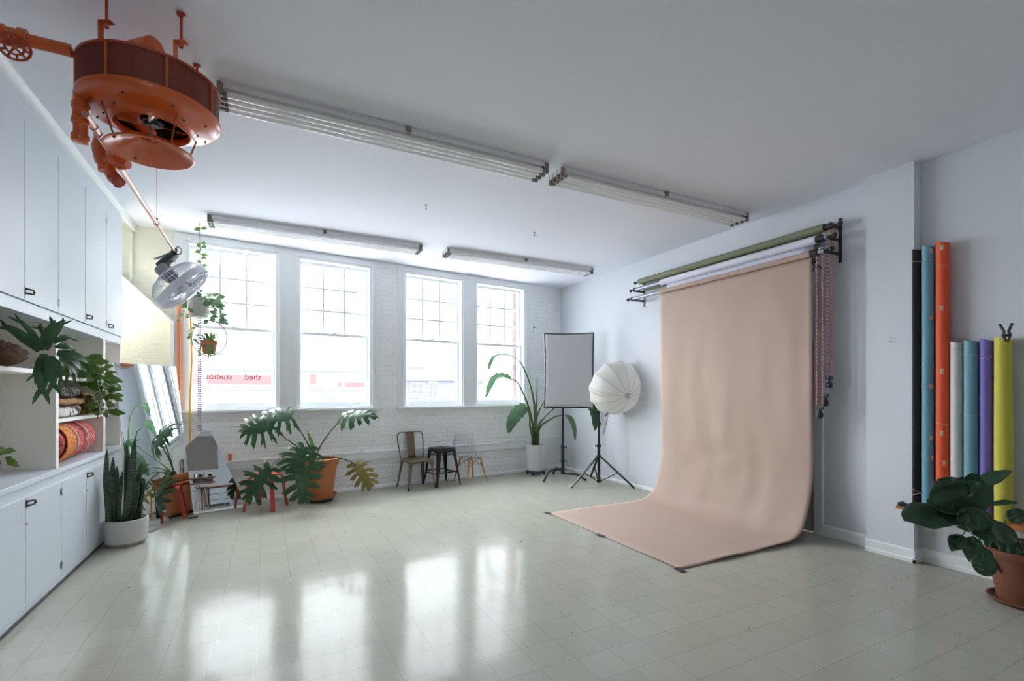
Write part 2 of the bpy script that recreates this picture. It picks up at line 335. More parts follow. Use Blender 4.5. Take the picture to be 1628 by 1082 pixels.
# window wall with its openings
WT = 0.32
def wslab(mb, t0, t1, z0, z1, o0, o1):
    mb.obox((W(t0, z0, o0) + W(t1, z1, o1)) / 2, WD, WN, V((0, 0, 1)), (t1 - t0) / 2, (o1 - o0) / 2, (z1 - z0) / 2)
b = MB(); ts = [-1.95] + [x for ab in WINS for x in ab] + [5.55]
for i in range(0, len(ts) - 1, 2): wslab(b, ts[i], ts[i + 1], 0, ROOM_H, 0, WT)
for (a, c_) in WINS: wslab(b, a, c_, 0, WZ0, 0, WT); wslab(b, a, c_, WZ1, ROOM_H, 0, WT)
struct(b.build('wall_back', M['brick'], smooth=0))
# right wall with the doorway hidden by the paper
D0, D1, DH = 3.10, 3.95, 2.05
b = MB(); b.box(XR, XR + .15, YB, D0, 0, ROOM_H); b.box(XR, XR + .15, D1, cornerR.y + .2, 0, ROOM_H); b.box(XR, XR + .15, D0, D1, DH, ROOM_H)
struct(b.build('wall_right', M['wall'], smooth=0))
b = MB(); b.box(5.065, XR, 2.175, 2.555, 0, ROOM_H); struct(b.build('wall_pillar', M['wall'], smooth=0))
b = MB(); b.box(XL - .15, XL, 2.9, cornerL.y + .2, 0, ROOM_H); struct(b.build('wall_left', M['wall'], smooth=0))
b = MB(); b.box(XL - .15, XL, YB, 2.9, 0, ROOM_H); struct(b.build('wall_left_rear', M['rear'], smooth=0))
RW = (-.5, .6, 1.35, 2.75)  # opening for the added rear window, out of view
b = MB(); b.box(XL - .15, RW[0], YB - .15, YB, 0, ROOM_H); b.box(RW[1], XR + .15, YB - .15, YB, 0, ROOM_H); b.box(RW[0], RW[1], YB - .15, YB, 0, RW[2]); b.box(RW[0], RW[1], YB - .15, YB, RW[3], ROOM_H); struct(b.build('wall_front', M['rear'], smooth=0))
b = MB(); b.box(RW[0], RW[1], YB - .09, YB - .05, RW[2], RW[2] + .06); b.box(RW[0], RW[1], YB - .09, YB - .05, RW[3] - .06, RW[3])
for x in (RW[0] + .03, (RW[0] + RW[1]) / 2, RW[1] - .03): b.box(x - .03, x + .03, YB - .09, YB - .05, RW[2] + .06, RW[3] - .06)
wr = struct(b.build('window_5', M['trim'], smooth=0)); b = MB(); b.box(RW[0], RW[1], YB - .072, YB - .068, RW[2] + .06, RW[3] - .06); b.build('pane', M['pane'], wr, smooth=0)  # added, unseen window: lights the faces turned away from the main windows
b = MB(); b.box(3.3, XR - .001, YB, YB + .0008, 0, 2.6); struct(b.build('wall_front_kitchen', M['wall'], smooth=0))
# door behind the paper
b = MB(); b.box(XR + .02, XR + .06, D0, D1, 0.005, DH); do = struct(b.build('door_1', M['door'], smooth=0))
b = MB(); b.box(XR - .02, XR + .02, D0 - .085, D0, 0, DH + .085); b.box(XR - .02, XR + .02, D1, D1 + .085, 0, DH + .085); b.box(XR - .02, XR + .02, D0, D1, DH, DH + .085)
struct(b.build('trim_1', M['trim'], smooth=0))
for z in (0.25, 1.8):
    b = MB(); b.cyl((XR + .005, D0 + .014, z - .05), (XR + .005, D0 + .014, z + .05), .009, seg=10); b.box(XR + .0, XR + .021, D0 + .002, D0 + .03, z - .05, z + .05); b.build('hinge', M['steel'], do)
b = MB(); b.lathe([(0, 0), (.012, 0), (.012, .04), (.028, .05), (.028, .075), (0, .08)], (XR + .02, D1 - .07, 1.0), V((-1, 0, 0)), 16); b.build('door_knob', M['steel'], do)
# baseboards
def bboard(name, p0, p1, nrm, h=.115):
    p0, p1, nrm = V(p0), V(p1), V(nrm); b = MB()
    prof = [(0, 0), (.022, 0), (.022, .03), (.014, .04), (.014, h - .015), (.006, h), (0, h)]
    b.prism([p0 + nrm * a + V((0, 0, z)) for a, z in prof], p1 - p0); return struct(b.build(name, M['trim'], smooth=0))
bboard('baseboard_right', (XR, 2.555, 0), (XR, D0 - .085, 0), (-1, 0, 0)); bboard('baseboard_right_corner', (XR, D1 + .085, 0), (XR, cornerR.y - .02, 0), (-1, 0, 0), .05)
bboard('baseboard_pillar', (5.065, 2.153, 0), (5.065, 2.555, 0), (-1, 0, 0)); bboard('baseboard_pillar_side', (5.043, 2.175, 0), (XR, 2.175, 0), (0, -1, 0))
bboard('baseboard_right_front', (XR, YB, 0), (XR, 2.175, 0), (-1, 0, 0))
bboard('baseboard_back', W(-1.75, 0), W(5.2, 0), -WN, .05)
# ledge along the window wall
b = MB(); t0, t1 = -1.02, 5.19; b.prism([W(t0, z, -o) for o, z in ((0, .448), (.035, .452), (.04, .47), (.04, .555), (.05, .56), (.05, .578), (0, .584))], (WD * (t1 - t0))); struct(b.build('trim_2', M['trim'], smooth=0))
# windows
def window(i, a, c_):
    b = MB()                                   # box frame in the opening
    fw = .035
    for (p, q) in ((a, a + fw), (c_ - fw, c_)): wslab(b, p, q, WZ0, WZ1, -.012, .24)
    wslab(b, a + fw, c_ - fw, WZ1 - .035, WZ1, -.012, .24); wslab(b, a + fw, c_ - fw, WZ0, WZ0 + .03, .0, .26)
    wn = struct(b.build('window_%d' % (i + 1), M['trim'], smooth=0))
    s = .042; mid = 2.345; x0, x1 = a + fw, c_ - fw; zt = WZ1 - .035; zb = WZ0 + .03
    b = MB()                                   # upper sash, nine lights, set further out
    o0, o1 = .125, .165
    wslab(b, x0, x0 + s, mid - .02, zt, o0, o1); wslab(b, x1 - s, x1, mid - .02, zt, o0, o1); wslab(b, x0 + s, x1 - s, zt - s, zt, o0, o1); wslab(b, x0 + s, x1 - s, mid - .02, mid + .025, o0, o1)
    gw = (x1 - x0 - 2 * s); gh = (zt - s) - (mid + .025)
    for k in (1, 2):
        xx = x0 + s + gw * k / 3; wslab(b, xx - .014, xx + .014, mid + .025, zt - s, o0 + .005, o1 - .005)
        zz = mid + .025 + gh * k / 3; wslab(b, x0 + s, x1 - s, zz - .014, zz + .014, o0 + .006, o1 - .006)
    b.build('upper_sash', M['trim'], wn, smooth=0)
    b = MB(); wslab(b, x0 + s, x1 - s, mid + .025, zt - s, .143, .147); b.build('upper_pane', M['pane'], wn, smooth=0)
    b = MB(); o0, o1 = .08, .12
    wslab(b, x0, x0 + s, zb, mid + .02, o0, o1); wslab(b, x1 - s, x1, zb, mid + .02, o0, o1); wslab(b, x0 + s, x1 - s, zb, zb + .06, o0, o1); wslab(b, x0 + s, x1 - s, mid - .022, mid + .02, o0, o1)
    b.build('lower_sash', M['trim'], wn, smooth=0)
    b = MB(); wslab(b, x0 + s, x1 - s, zb + .06, mid - .022, .098, .102); b.build('lower_pane', M['pane'], wn, smooth=0)
    b = MB(); wslab(b, (x0 + x1) / 2 - .03, (x0 + x1) / 2 + .03, mid + .02, mid + .035, .085, .12); b.build('sash_lock', M['housing'], wn, smooth=0)
for i, (a, c_) in enumerate(WINS): window(i, a, c_)
n = 3
def trimslab(*rects):
    global n
    b = MB()
    for r in rects: wslab(b, *r)
    o = struct(b.build('trim_%d' % n, M['trim'], smooth=0)); n += 1; return o
for (a, m0, m1, c_) in ((-1.04, .16, .40, 1.60), (1.885, 3.05, 3.29, 4.47)):
    a2, c2 = (-.92 if a < 0 else 1.98), (1.47 if a < 0 else 4.36)
    trimslab((a, a2, WZ0, 3.50, -.022, 0), (c2, c_, WZ0, 3.50, -.022, 0), (m0, m1, WZ0, WZ1, -.022, 0), (a2, c2, WZ1, 3.50, -.022, 0))
    for (p, q) in ((a2, m0), (m1, c2)):        # raised inner bead round each opening
        trimslab((p - .022, p, WZ0, WZ1 + .022, -.034, -.022), (q, q + .022, WZ0, WZ1 + .022, -.034, -.022), (p, q, WZ1, WZ1 + .022, -.034, -.022))
    b = MB(); b.prism([W(a - .03, z, o) for o, z in ((.12, 1.215), (-.055, 1.215), (-.065, 1.235), (-.06, 1.255), (.12, 1.262))], WD * (c_ - a + .06)); o = struct(b.build('trim_%d' % n, M['trim'], smooth=0)); n += 1
    trimslab((a, c_, 1.15, 1.215, -.022, 0))
# boxed-out bulkhead with a sloping top at the left end of the window wall
poly = [(-1.76, 0), (-1.07, 0), (-1.07, 2.335), (-1.55, 2.80), (-1.76, 3.0)]
b = MB(); b.prism([W(t, z, -.10) for t, z in poly], WN * .0999); struct(b.build('wall_bulkhead', M['cream'], smooth=0))
b = MB(); pin = [(-1.07, 0), (-1.07, 2.335), (-1.55, 2.80), (-1.76, 3.0)]; pout = [(-1.035, 0), (-1.035, 2.36), (-1.53, 2.86), (-1.76, 3.08)]
b.prism([W(t, z, -.14) for t, z in pin + pout[::-1]], WN * .139); struct(b.build('trim_%d' % n, M['trim'], smooth=0)); n += 1
b = MB(); wslab(b, -1.76, -1.05, 2.9, ROOM_H, -.004, -.001); wslab(b, -1.50, -1.05, 2.3, 2.9, -.004, -.001); struct(b.build('wall_cream_brick', M['cream'], smooth=0))
t = thing('drain_pipe', 'thin white riser pipe in the corner between wall cupboards and brick wall', 'pipe', W(-1.46, 2.86, -.05))
b = MB(); b.cyl(W(-1.46, 2.82, -.045), W(-1.46, ROOM_H, -.045), .014, seg=14); b.build('riser', M['cream'], t)
for z in (2.9, 3.4):
    b = MB(); b.lathe([(.014, -.012), (.02, -.012), (.02, .012), (.014, .012)], W(-1.46, z, -.045), seg=14); wslab(b, -1.475, -1.445, z - .01, z + .01, -.02, 0); b.build('pipe_clip', M['trim'], t)
t = thing('assumed_wall_lamp', 'assumed small warm wall lamp, unseen behind the far end of the wall cupboards', 'lamp', (XL, 7.0, 2.55))  # assumed, unseen lamp: adds warm light to the cream corner and ceiling
b = MB(); b.lathe([(0, 0), (.05, 0), (.05, .012), (.02, .02), (.02, .05), (0, .05)], (XL + .001, 7.0, 2.55), V((1, 0, 0)), 20); b.build('backplate', M['steel'], t)
b = MB(); b.ball((XL + .085, 7.0, 2.55), .036, 16); M['assumed_bulb'] = mat('assumed_lit_bulb', (255, 236, 190), 0.4); M['assumed_bulb'].node_tree.nodes['Principled BSDF'].inputs['Emission Color'].default_value = (1, .82, .5, 1); M['assumed_bulb'].node_tree.nodes['Principled BSDF'].inputs['Emission Strength'].default_value = 6; b.build('assumed_bulb', M['assumed_bulb'], t)
ld = bpy.data.lights.new('assumed_lamp_light', 'POINT'); ld.energy = 11; ld.color = (1, .93, .74); ld.shadow_soft_size = .04; lo = bpy.data.objects.new('assumed_lamp_light', ld); C.objects.link(lo); lo.location = (XL + .17, 7.0, 2.55)  # point light of the assumed lamp, brightens the bulkhead corner
# ================================================================== outside: the street across
def ext(u, v, y):
    r = ray(u, v); return V((0, 0, CAMH)) + r * (y / r.y)
M['x_white'] = mat('pale_stucco', (205, 206, 208), 0.9); M['x_red'] = mat('red_sign_board', (80, 38, 38), 0.8); M['x_blue'] = mat('blue_grey_siding', (62, 64, 74), 0.9)
M['x_line'] = mat('grey_gutter', (54, 54, 66), 0.9); M['x_cream'] = mat('cream_sign_board', (96, 92, 76), 0.8); M['x_road'] = mat('asphalt', (150, 150, 152), 0.9)
M['x_brick'] = mat('red_brick_wall', (128, 110, 108), 0.9, var=0.3, vscale=6)
GZ = -3.6
b = MB(); b.box(-60, 70, 8.7, 90, GZ - .2, GZ); struct(b.build('ground_street', M['x_road'], smooth=0))
YF = 24.0
def extrect(mb, u0, v0, u1, v1, y, d):
    p, q = ext(u0, v0, y), ext(u1, v1, y); mb.box(p.x, q.x, y, y + d, q.z, p.z)
t = thing('shop_building', 'low pale shop building across the street with red sign band', 'building', (-6, YF, GZ))
b = MB(); pl = ext(255, 588, YF); pr = ext(612, 588, YF); b.box(pl.x - 6, pr.x, YF, YF + 9, GZ, pl.z); b.build('facade', M['x_white'], t, smooth=0)
b = MB(); b.box(pl.x - 6, pr.x + .1, YF - .25, YF, ext(300, 621.5, YF).z, ext(300, 619, YF).z); b.build('awning_rail', M['x_line'], t, smooth=0)
b = MB(); b.box(pl.x - 6, pr.x + .1, YF - .15, YF + .3, pl.z - .02, pl.z + .1); b.build('gutter', M['x_line'], t, smooth=0)
for (u0, v0, u1, v1, m_) in ((300, 594, 315, 611, 'x_red'), (329, 595, 437, 611, 'x_red'), (493, 595, 503, 610, 'x_red'), (548, 607, 586, 615, 'x_red'), (537, 607, 543, 614, 'x_red'), (508, 606, 533, 615, 'x_cream')):
    b = MB(); extrect(b, u0, v0, u1, v1, YF - .12, .12); b.build('sign_board', M[m_], t, smooth=0)
b = MB(); extrect(b, 508, 631, 535, 637, YF - .05, .05); b.build('grille', M['x_blue'], t, smooth=0)
t = thing('townhouse', 'blue grey sided house with white sash windows across the street', 'building', (12, 30, GZ))
b = MB(); p0 = ext(648, 604, 30); p1 = ext(736, 604, 30); b.box(p0.x - .6, p1.x + 1.5, 30, 38, GZ, p0.z); b.build('wall', M['x_blue'], t, smooth=0)
b = MB(); b.box(p0.x - .7, p1.x + 1.6, 29.8, 30.4, p0.z, p0.z + .12); b.build('cornice', M['x_white'], t, smooth=0)
for (u0, v0, u1, v1) in ((653, 608, 674, 627), (682, 606, 696, 634), (652, 630, 668, 640), (706, 630, 716, 640), (718, 630, 728, 640)):
    b = MB(); extrect(b, u0, v0, u1, v1, 29.95, .05); f = b.build('window', M['x_white'], t, smooth=0)
    b = MB(); p, q = ext(u0, v0, 29.95), ext(u1, v1, 29.95); wv = q.x - p.x; hv = p.z - q.z
    for k in range(2):
        for j in range(2): b.box(p.x + wv * (.08 + .47 * k), p.x + wv * (.45 + .47 * k), 29.93, 29.95, q.z + hv * (.08 + .47 * j), q.z + hv * (.45 + .47 * j))
    b.build('pane', M['x_line'], f, smooth=0)
t = thing('far_building', 'small far pale building with a dark roof line behind the blue grey house', 'building', (13, 55, GZ))
p, q = ext(652, 584, 55), ext(669, 596, 55)
b = MB(); b.box(p.x, q.x, 55, 60, GZ, p.z); b.build('wall', M['x_white'], t, smooth=0)
b = MB(); b.box(p.x - .2, q.x + .2, 54.8, 55, p.z - .25, p.z + .15); b.build('roof_edge', M['x_line'], t, smooth=0)
b = MB(); q = W(4.55, 0, 0.35); p = W(4.275, 0, 1.3); b.prism([W(4.285, GZ, .33), W(5.2, GZ, .33), W(5.2, GZ, .6), W(4.31, GZ, .6)], (0, 0, 8)); o = b.build('neighbour_brick_wall', M['x_brick'], smooth=0); tag(o, 'strip of red brick wall outside the right edge of the rightmost window', 'wall')
# lettering on the first window, made to be read from the street
M['letter'] = mat('grey_vinyl', (60, 54, 58), 0.6)
t = thing('window_lettering', 'grey vinyl lettering reading shed. studios on the leftmost window, seen reversed', 'lettering', tuple(W(-.365, 1.70, .1035)))
def word(txt, t0, t1, z, par):
    cu = bpy.data.curves.new('word', 'FONT'); cu.body = txt; cu.size = 0.105; cu.extrude = 0.0006
    to = bpy.data.objects.new('tmp_text', cu); C.objects.link(to); dg = bpy.context.evaluated_depsgraph_get()
    me = bpy.data.meshes.new_from_object(to.evaluated_get(dg)); bpy.data.objects.remove(to)
    xs = [v.co.x for v in me.vertices]; k = (t1 - t0) / (max(xs) - min(xs)); me.transform(Matrix.Translation((-min(xs), 0, 0))); me.transform(Matrix.Diagonal((k, 1, 1, 1)))
    mm = Matrix((-WD, V((0, 0, 1)), WN)).transposed().to_4x4(); mm.translation = W(t1, z, .1035) - par.location; me.transform(mm)
    me.materials.clear(); me.materials.append(M['letter']); o = bpy.data.objects.new('word', me); C.objects.link(o); o.parent = par; o['label'] = 'the word ' + txt + ' in grey lettering'
word('shed.', -.265, -.055, 1.665, t); word('studios', -.70, -.40, 1.665, t)
# ================================================================== built-in cupboards on the left
XC = -1.43
def wire_handle(name, x, y, z, par):
    b = MB(); pts = [V((x, y - .034, z + .014)), V((x + .014, y - .022, z + .014)), V((x + .024, y + .012, z + .014))] + [V((x + .024 + .002 * math.sin(a), y + .012 + .015 * math.sin(a), z + .014 * math.cos(a))) for a in [PI * k / 8 for k in range(1, 8)]] + [V((x + .024, y + .012, z - .014)), V((x + .014, y - .022, z - .014)), V((x, y - .034, z - .014))]
    b.tube(pts, .0065, 8); b.box(x, x + .003, y - .042, y - .028, z - .024, z + .024); return b.build(name, M['blackpl'], par)
def butt_hinge(x, y, z, par):
    b = MB(); b.cyl((x + .004, y, z - .028), (x + .004, y, z + .028), .0045, seg=8); b.box(x, x + .002, y - .022, y - .005, z - .024, z + .024); b.box(x, x + .002, y + .005, y + .022, z - .024, z + .024); b.build('hinge', M['trim'], par)
SEAM = [3.10, 3.72, 4.306, 4.887, 5.504, 6.139, 6.74]; CE = 6.755; CS = 3.05
t = thing('wall_cupboard', 'long white wall cupboard run reaching the ceiling, black wire pulls on flat doors', 'cupboard', (XC, 5, 2.02))
b = MB(); b.box(XL + .002, XC - .02, CS, CE, 2.02, ROOM_H - .001); b.build('carcass', M['cab'], t, smooth=0)
b = MB(); b.box(XC - .02, XC, CS, CE, 2.02, 2.098); b.box(XC - .02, XC, CS, CE, 3.31, ROOM_H - .001); b.box(XC - .02, XC, CE - .012, CE, 2.098, 3.31); b.build('face_frame', M['cab'], t, smooth=0)
b = MB(); b.prism([(XC, CS, 3.435), (XC + .02, CS, 3.44), (XC + .025, CS, 3.465), (XC + .012, CS, 3.475), (XC + .03, CS, 3.51), (XC + .03, CS, ROOM_H - .001), (XC, CS, ROOM_H - .001)], (0, cornerL.y + .15 - CS, 0)); b.build('crown_moulding', M['trim'], t, smooth=0)
for i in range(6):
    b = MB(); y0, y1 = SEAM[i] + .0035, SEAM[i + 1] - .0035
    b.obox(V((XC + .0, (y0 + y1) / 2, 2.704)), V((1, 0, 0)), V((0, 1, 0)), V((0, 0, 1)), .011, (y1 - y0) / 2, .60, .002); d = b.build('door', M['cab'], t, smooth=0)
    hy = {0: None, 1: 3.76, 2: 4.344, 3: None, 4: 5.575, 5: 6.25}[i]
    if hy: wire_handle('pull', XC + .011, hy, 2.165, d)
    hs = {1: 3.73, 2: 4.887, 5: 6.145, 4: 6.13}.get(i)
    if hs:
        for z in (2.18, 3.2): butt_hinge(XC + .011, hs, z, d)
for i in (1, 3): pass
t = thing('open_shelving', 'white open shelving between wall cupboard and counter, holding plants and textiles', 'shelves', (XC, 5, .91))
b = MB(); b.box(XL + .002, XL + .012, CS, CE, .91, 2.02); b.build('back_panel', M['shelfpaint'], t, smooth=0)
for (y0, y1) in ((3.05, 3.09), (4.875, 4.93), (6.085, 6.15), (6.69, CE)):
    b = MB(); b.box(XL + .012, XC, y0, y1, .91, 2.02); b.build('upright', M['shelfpaint'], t, smooth=0)
for (y0, y1, z) in ((3.09, 4.875, 1.655), (4.93, 6.085, 1.62), (4.93, 6.085, 1.285), (6.15, 6.69, 1.62), (6.15, 6.69, 1.285)):
    b = MB(); b.box(XL + .012, XC - .003, y0, y1, z - .028, z); b.build('shelf', M['shelfpaint'], t, smooth=0)
t = thing('worktop', 'long white counter slab over the lower cupboards', 'counter', (XC, 5, .87))
b = MB(); b.obox(V(((XL + XC + .02) / 2 + .002, (CS + CE + .02) / 2, .89)), V((1, 0, 0)), V((0, 1, 0)), V((0, 0, 1)), (XC + .02 - XL) / 2 - .002, (CE + .02 - CS) / 2, .0195, .004); b.build('slab', M['cab'], t, smooth=0)
t = thing('base_cupboard', 'long white lower cupboard run under the counter, standing on the floor', 'cupboard', (XC, 5, 0))
b = MB(); b.box(XL + .002, XC - .02, CS, CE, .0, .869); b.build('carcass', M['cab'], t, smooth=0)
b = MB(); b.box(XC - .02, XC, CS, CE, .80, .869); b.box(XC - .02, XC, CS, CE, .012, .06); b.box(XC - .02, XC, CE - .02, CE, .06, .80); b.build('face_frame', M['cab'], t, smooth=0)
b = MB(); b.box(XC, XC + .008, CS, CE, .002, .022); b.build('kick_strip', M['dark'], t, smooth=0)
BS = [3.10, 3.70, 4.315, 4.945, 5.537, 6.14, 6.735]
for i in range(6):
    b = MB(); y0, y1 = BS[i] + .003, BS[i + 1] - .003
    b.obox(V((XC, (y0 + y1) / 2, .43)), V((1, 0, 0)), V((0, 1, 0)), V((0, 0, 1)), .011, (y1 - y0) / 2, .37, .002); d = b.build('door', M['cab'], t, smooth=0)
    hy = {1: 3.74, 2: 4.362, 4: 5.588}.get(i)
    if hy:
        wire_handle('pull', XC + .011, hy, .755, d)
        b = MB(); b.ball((XC + .012, hy - .035, .62), .008, 8); b.build('lock_button', M['band'], d)
    if i in (2, 3):
        for z in (.15, .72): butt_hinge(XC + .011, 4.945, z, d)
# ================================================================== ceiling tube lights
def tube_light(L, lab):
    t = thing('tube_light', lab, 'ceiling light', (0, 0, 0), 0, 'long tube lights on the ceiling')
    b = MB(); b.box(-L / 2, L / 2, -.105, .105, -.012, 0); b.prism([(-L / 2, -.045, -.012), (-L / 2, -.035, -.06), (-L / 2, .035, -.06), (-L / 2, .045, -.012)], (L, 0, 0)); b.build('housing', M['housing'], t, smooth=0)
    b = MB(); b.prism([(-L / 2 + .04, -.125, -.052), (-L / 2 + .04, -.105, -.014), (-L / 2 + .04, -.10, -.014), (-L / 2 + .04, -.12, -.054)], (L - .08, 0, 0)); b.prism([(-L / 2 + .04, .125, -.052), (-L / 2 + .04, .105, -.014), (-L / 2 + .04, .10, -.014), (-L / 2 + .04, .12, -.054)], (L - .08, 0, 0)); b.build('reflector', M['housing'], t, smooth=0)
    for y in (-.096, -.032, .032, .096):
        b = MB(); b.cyl((-L / 2 + .03, y, -.083), (L / 2 - .03, y, -.083), .019, seg=14); tb = b.build('tube', M['tubeglass'], t)
        for s in (-1, 1): b = MB(); b.cyl((s * (L / 2 - .031), y, -.083), (s * (L / 2 - .055), y, -.083), .0195, seg=14); b.build('end_cap', M['socket'], tb)
        for s in (-1, 1):
            b = MB(); b.obox(V((s * (L / 2 - .012), y, -.055)), V((1, 0, 0)), V((0, 1, 0)), V((0, 0, 1)), .017, .016, .045, .004); b.build('lamp_holder', M['socket'], t, smooth=0)
    for s in (-1, 1):
        b = MB(); b.box(s * L / 2 - .005, s * L / 2 + .005, -.11, .11, -.06, 0); b.build('end_plate', M['housing'], t, smooth=0)
    b = MB(); b.box(-.02, .02, -.128, -.10, -.05, -.008); b.build('clip', M['socket'], t, smooth=0)
    return t
Lf = 2.50
L0 = tube_light(Lf, 'front left tube light, right of the orange heater, largest of the four ceiling lights'); L0.location = (.97, 3.76, ROOM_H - .001)
dup(L0, (3.61, 3.76, ROOM_H - .001), 0, 'front right tube light on the ceiling, end to end with the largest light')
dup(L0, (.66, 6.57, ROOM_H - .001), 0, 'back left tube light on the ceiling in front of the two left windows')
dup(L0, (3.52, 6.55, ROOM_H - .001), 0, 'back right tube light on the ceiling in front of the two right windows')
for (x, y, lab) in ((1.55, 5.1, 'tiny grey hook in the ceiling between the two left tube lights'), (3.05, 5.35, 'tiny grey hook in the ceiling between the two right tube lights')):
    t = thing('ceiling_hook', lab, 'hook', (x, y, ROOM_H)); b = MB(); b.lathe([(0, 0), (.013, 0), (.011, -.005), (0, -.006)], (x, y, ROOM_H - .0005), seg=12); b.tube([V((x, y, ROOM_H - .004)), V((x, y, ROOM_H - .02))] + arc((x, y + .0, ROOM_H - .034), .013, PI / 2, -PI * .9, 10, V((0, 1, 0)), V((0, 0, 1))), .003, 6); b.build('hook', M['socket'], t)
fw_ = V((math.sin(YAW), math.cos(YAW), 0)); rt_ = V((math.cos(YAW), -math.sin(YAW), 0))
# ================================================================== orange unit heater
HC = V((-.567, 3.33, 0)); HR = .325
t = thing('unit_heater', 'round orange suspended heater with finned drum hanging from the ceiling', 'heater', (HC.x, HC.y, 3.045))
b = MB(); b.lathe([(HR - .03, 3.06), (HR - .004, 3.06), (HR - .004, 3.225), (HR - .03, 3.225)], HC, seg=64, closed=True); b.build('finned_coil', M['fins'], t)
b = MB(); b.lathe([(0, 3.225), (HR + .002, 3.225), (HR + .004, 3.229), (HR + .004, 3.238), (HR - .01, 3.242), (.12, 3.25), (0, 3.25)], HC, seg=64); b.build('top_cover', M['orange_dk'], t)
b = MB(); b.lathe([(HR - .004, 3.065), (HR + .004, 3.065), (HR + .006, 3.05), (HR - .002, 3.036), (HR - .03, 3.024), (.245, 3.005), (.205, 2.998), (.19, 2.985), (.185, 2.962), (.178, 2.96), (.172, 2.968), (.172, 3.0), (.20, 3.012), (HR - .03, 3.036)], HC, seg=64); b.build('bottom_pan', M['orange'], t)
for k in range(16):
    a = 2 * PI * k / 16 + .1; r = (.272 if k % 2 else .212); z = 3.012 if k % 2 else 2.996
    b = MB(); b.ball(HC + V((math.cos(a) * r, math.sin(a) * r, z - .002)), .006, 8); b.build('screw', M['dark'], t)
for k in range(8):
    a = 2 * PI * k / 8 + .35; d = V((math.cos(a), math.sin(a), 0)); b = MB(); b.obox(HC + d * HR + V((0, 0, 3.143)), d, d.cross(V((0, 0, 1))), V((0, 0, 1)), .004, .004, .082); b.build('seam_strip', M['orange'], t)
b = MB(); b.cyl(HC + V((0, 0, 3.09)), HC + V((0, 0, 3.0)), .055, seg=24); b.lathe([(0, 2.985), (.03, 2.988), (.04, 3.0), (.04, 3.02)], HC, seg=20); hub = b.build('fan_hub', M['black'], t)
for k in range(4):
    a = PI / 2 * k + .5; d = V((math.cos(a), math.sin(a), 0)); s_ = V((-d.y, d.x, 0)); b = MB()
    b.grid(lambda u, v: HC + d * (.04 + .122 * u) + s_ * ((v - .5) * (.06 + .10 * u)) + V((0, 0, 3.01 + (v - .5) * .05)), 4, 4); b.build('fan_blade', M['orange'], t, solid=.003)
b = MB(); b.lathe([(.168, 3.01), (.168, 3.19), (0, 3.19), (0, 3.187), (.165, 3.187), (.165, 3.01)], HC, seg=32); b.build('inner_drum', M['dark'], t)
b = MB(); b.lathe([(0, 0), (.05, 0), (.06, .01), (.062, .085), (.058, .087), (.058, .092), (.062, .094), (.062, .18), (.05, .19), (0, .19)], HC + V((0, 0, 3.352)) - rt_ * .09 - fw_ * .05, rt_ * .97 - fw_ * .25, 28); b.box(HC.x - .05, HC.x + .05, HC.y - .04, HC.y + .04, 3.245, 3.30); b.build('motor', M['orange'], t)
# deflector dish
b = MB(); b.lathe([(.205, 2.832), (.21, 2.836), (.205, 2.842), (.12, 2.892), (.048, 2.918), (.046, 2.912), (.118, 2.886), (.2, 2.832)], HC + V((-.01, 0, 0)), seg=56, closed=True); dd = b.build('deflector_dish', M['orange'], t)
for a in (.6, 2.2, 3.75, 5.35):
    d = V((math.cos(a), math.sin(a), 0)); b = MB(); b.cyl(HC + d * .18 + V((0, 0, 2.848)), HC + d * .235 + V((0, 0, 3.01)), .0045, seg=8); b.ball(HC + d * .18 + V((0, 0, 2.846)), .009, 8); b.build('dish_rod', M['orange_dk'], t)
b = MB(); b.cyl(HC + V((-.01, 0, 2.985)), HC + V((-.01, 0, 2.9)), .004, seg=8); b.build('dish_centre_rod', M['steel'], t)
fw_ = V((math.sin(YAW), math.cos(YAW), 0)); rt_ = V((math.cos(YAW), -math.sin(YAW), 0))
for (az, d_) in ((-40.0, 3.2), (-34.4, 3.14), (-33.1, 3.58), (-38.3, 3.63)):
    a = math.radians(27 + az); p = V((math.sin(a) * d_, math.cos(a) * d_, 0)); o_ = (p - HC).normalized()
    b = MB(); b.cyl(p + V((0, 0, 3.34)), p + V((0, 0, ROOM_H - .001)), .007, seg=8); b.lathe([(0, ROOM_H - .02), (.02, ROOM_H - .012), (.022, ROOM_H - .001), (0, ROOM_H - .001)], p, seg=12); b.build('hanger_rod', M['orange_dk'], t)
    q = HC + (p - HC).normalized() * min((p - HC).length, HR - .02) - rt_ * .03
    b = MB(); b.bar(q + V((0, 0, 3.24)), q + V((0, 0, 3.375)), .03, .006, rt_); b.bar(q + V((0, 0, 3.372)) - rt_ * .003, q + rt_ * .06 + V((0, 0, 3.372)), .035, .006); b.cyl(p + V((0, 0, 3.345)), p + V((0, 0, 3.36)), .012, seg=6); b.cyl(q - rt_ * 0 + V((0, 0, 3.238)), q + V((0, 0, 3.255)), .018, seg=10); b.build('hanger_bracket', M['orange'], t)
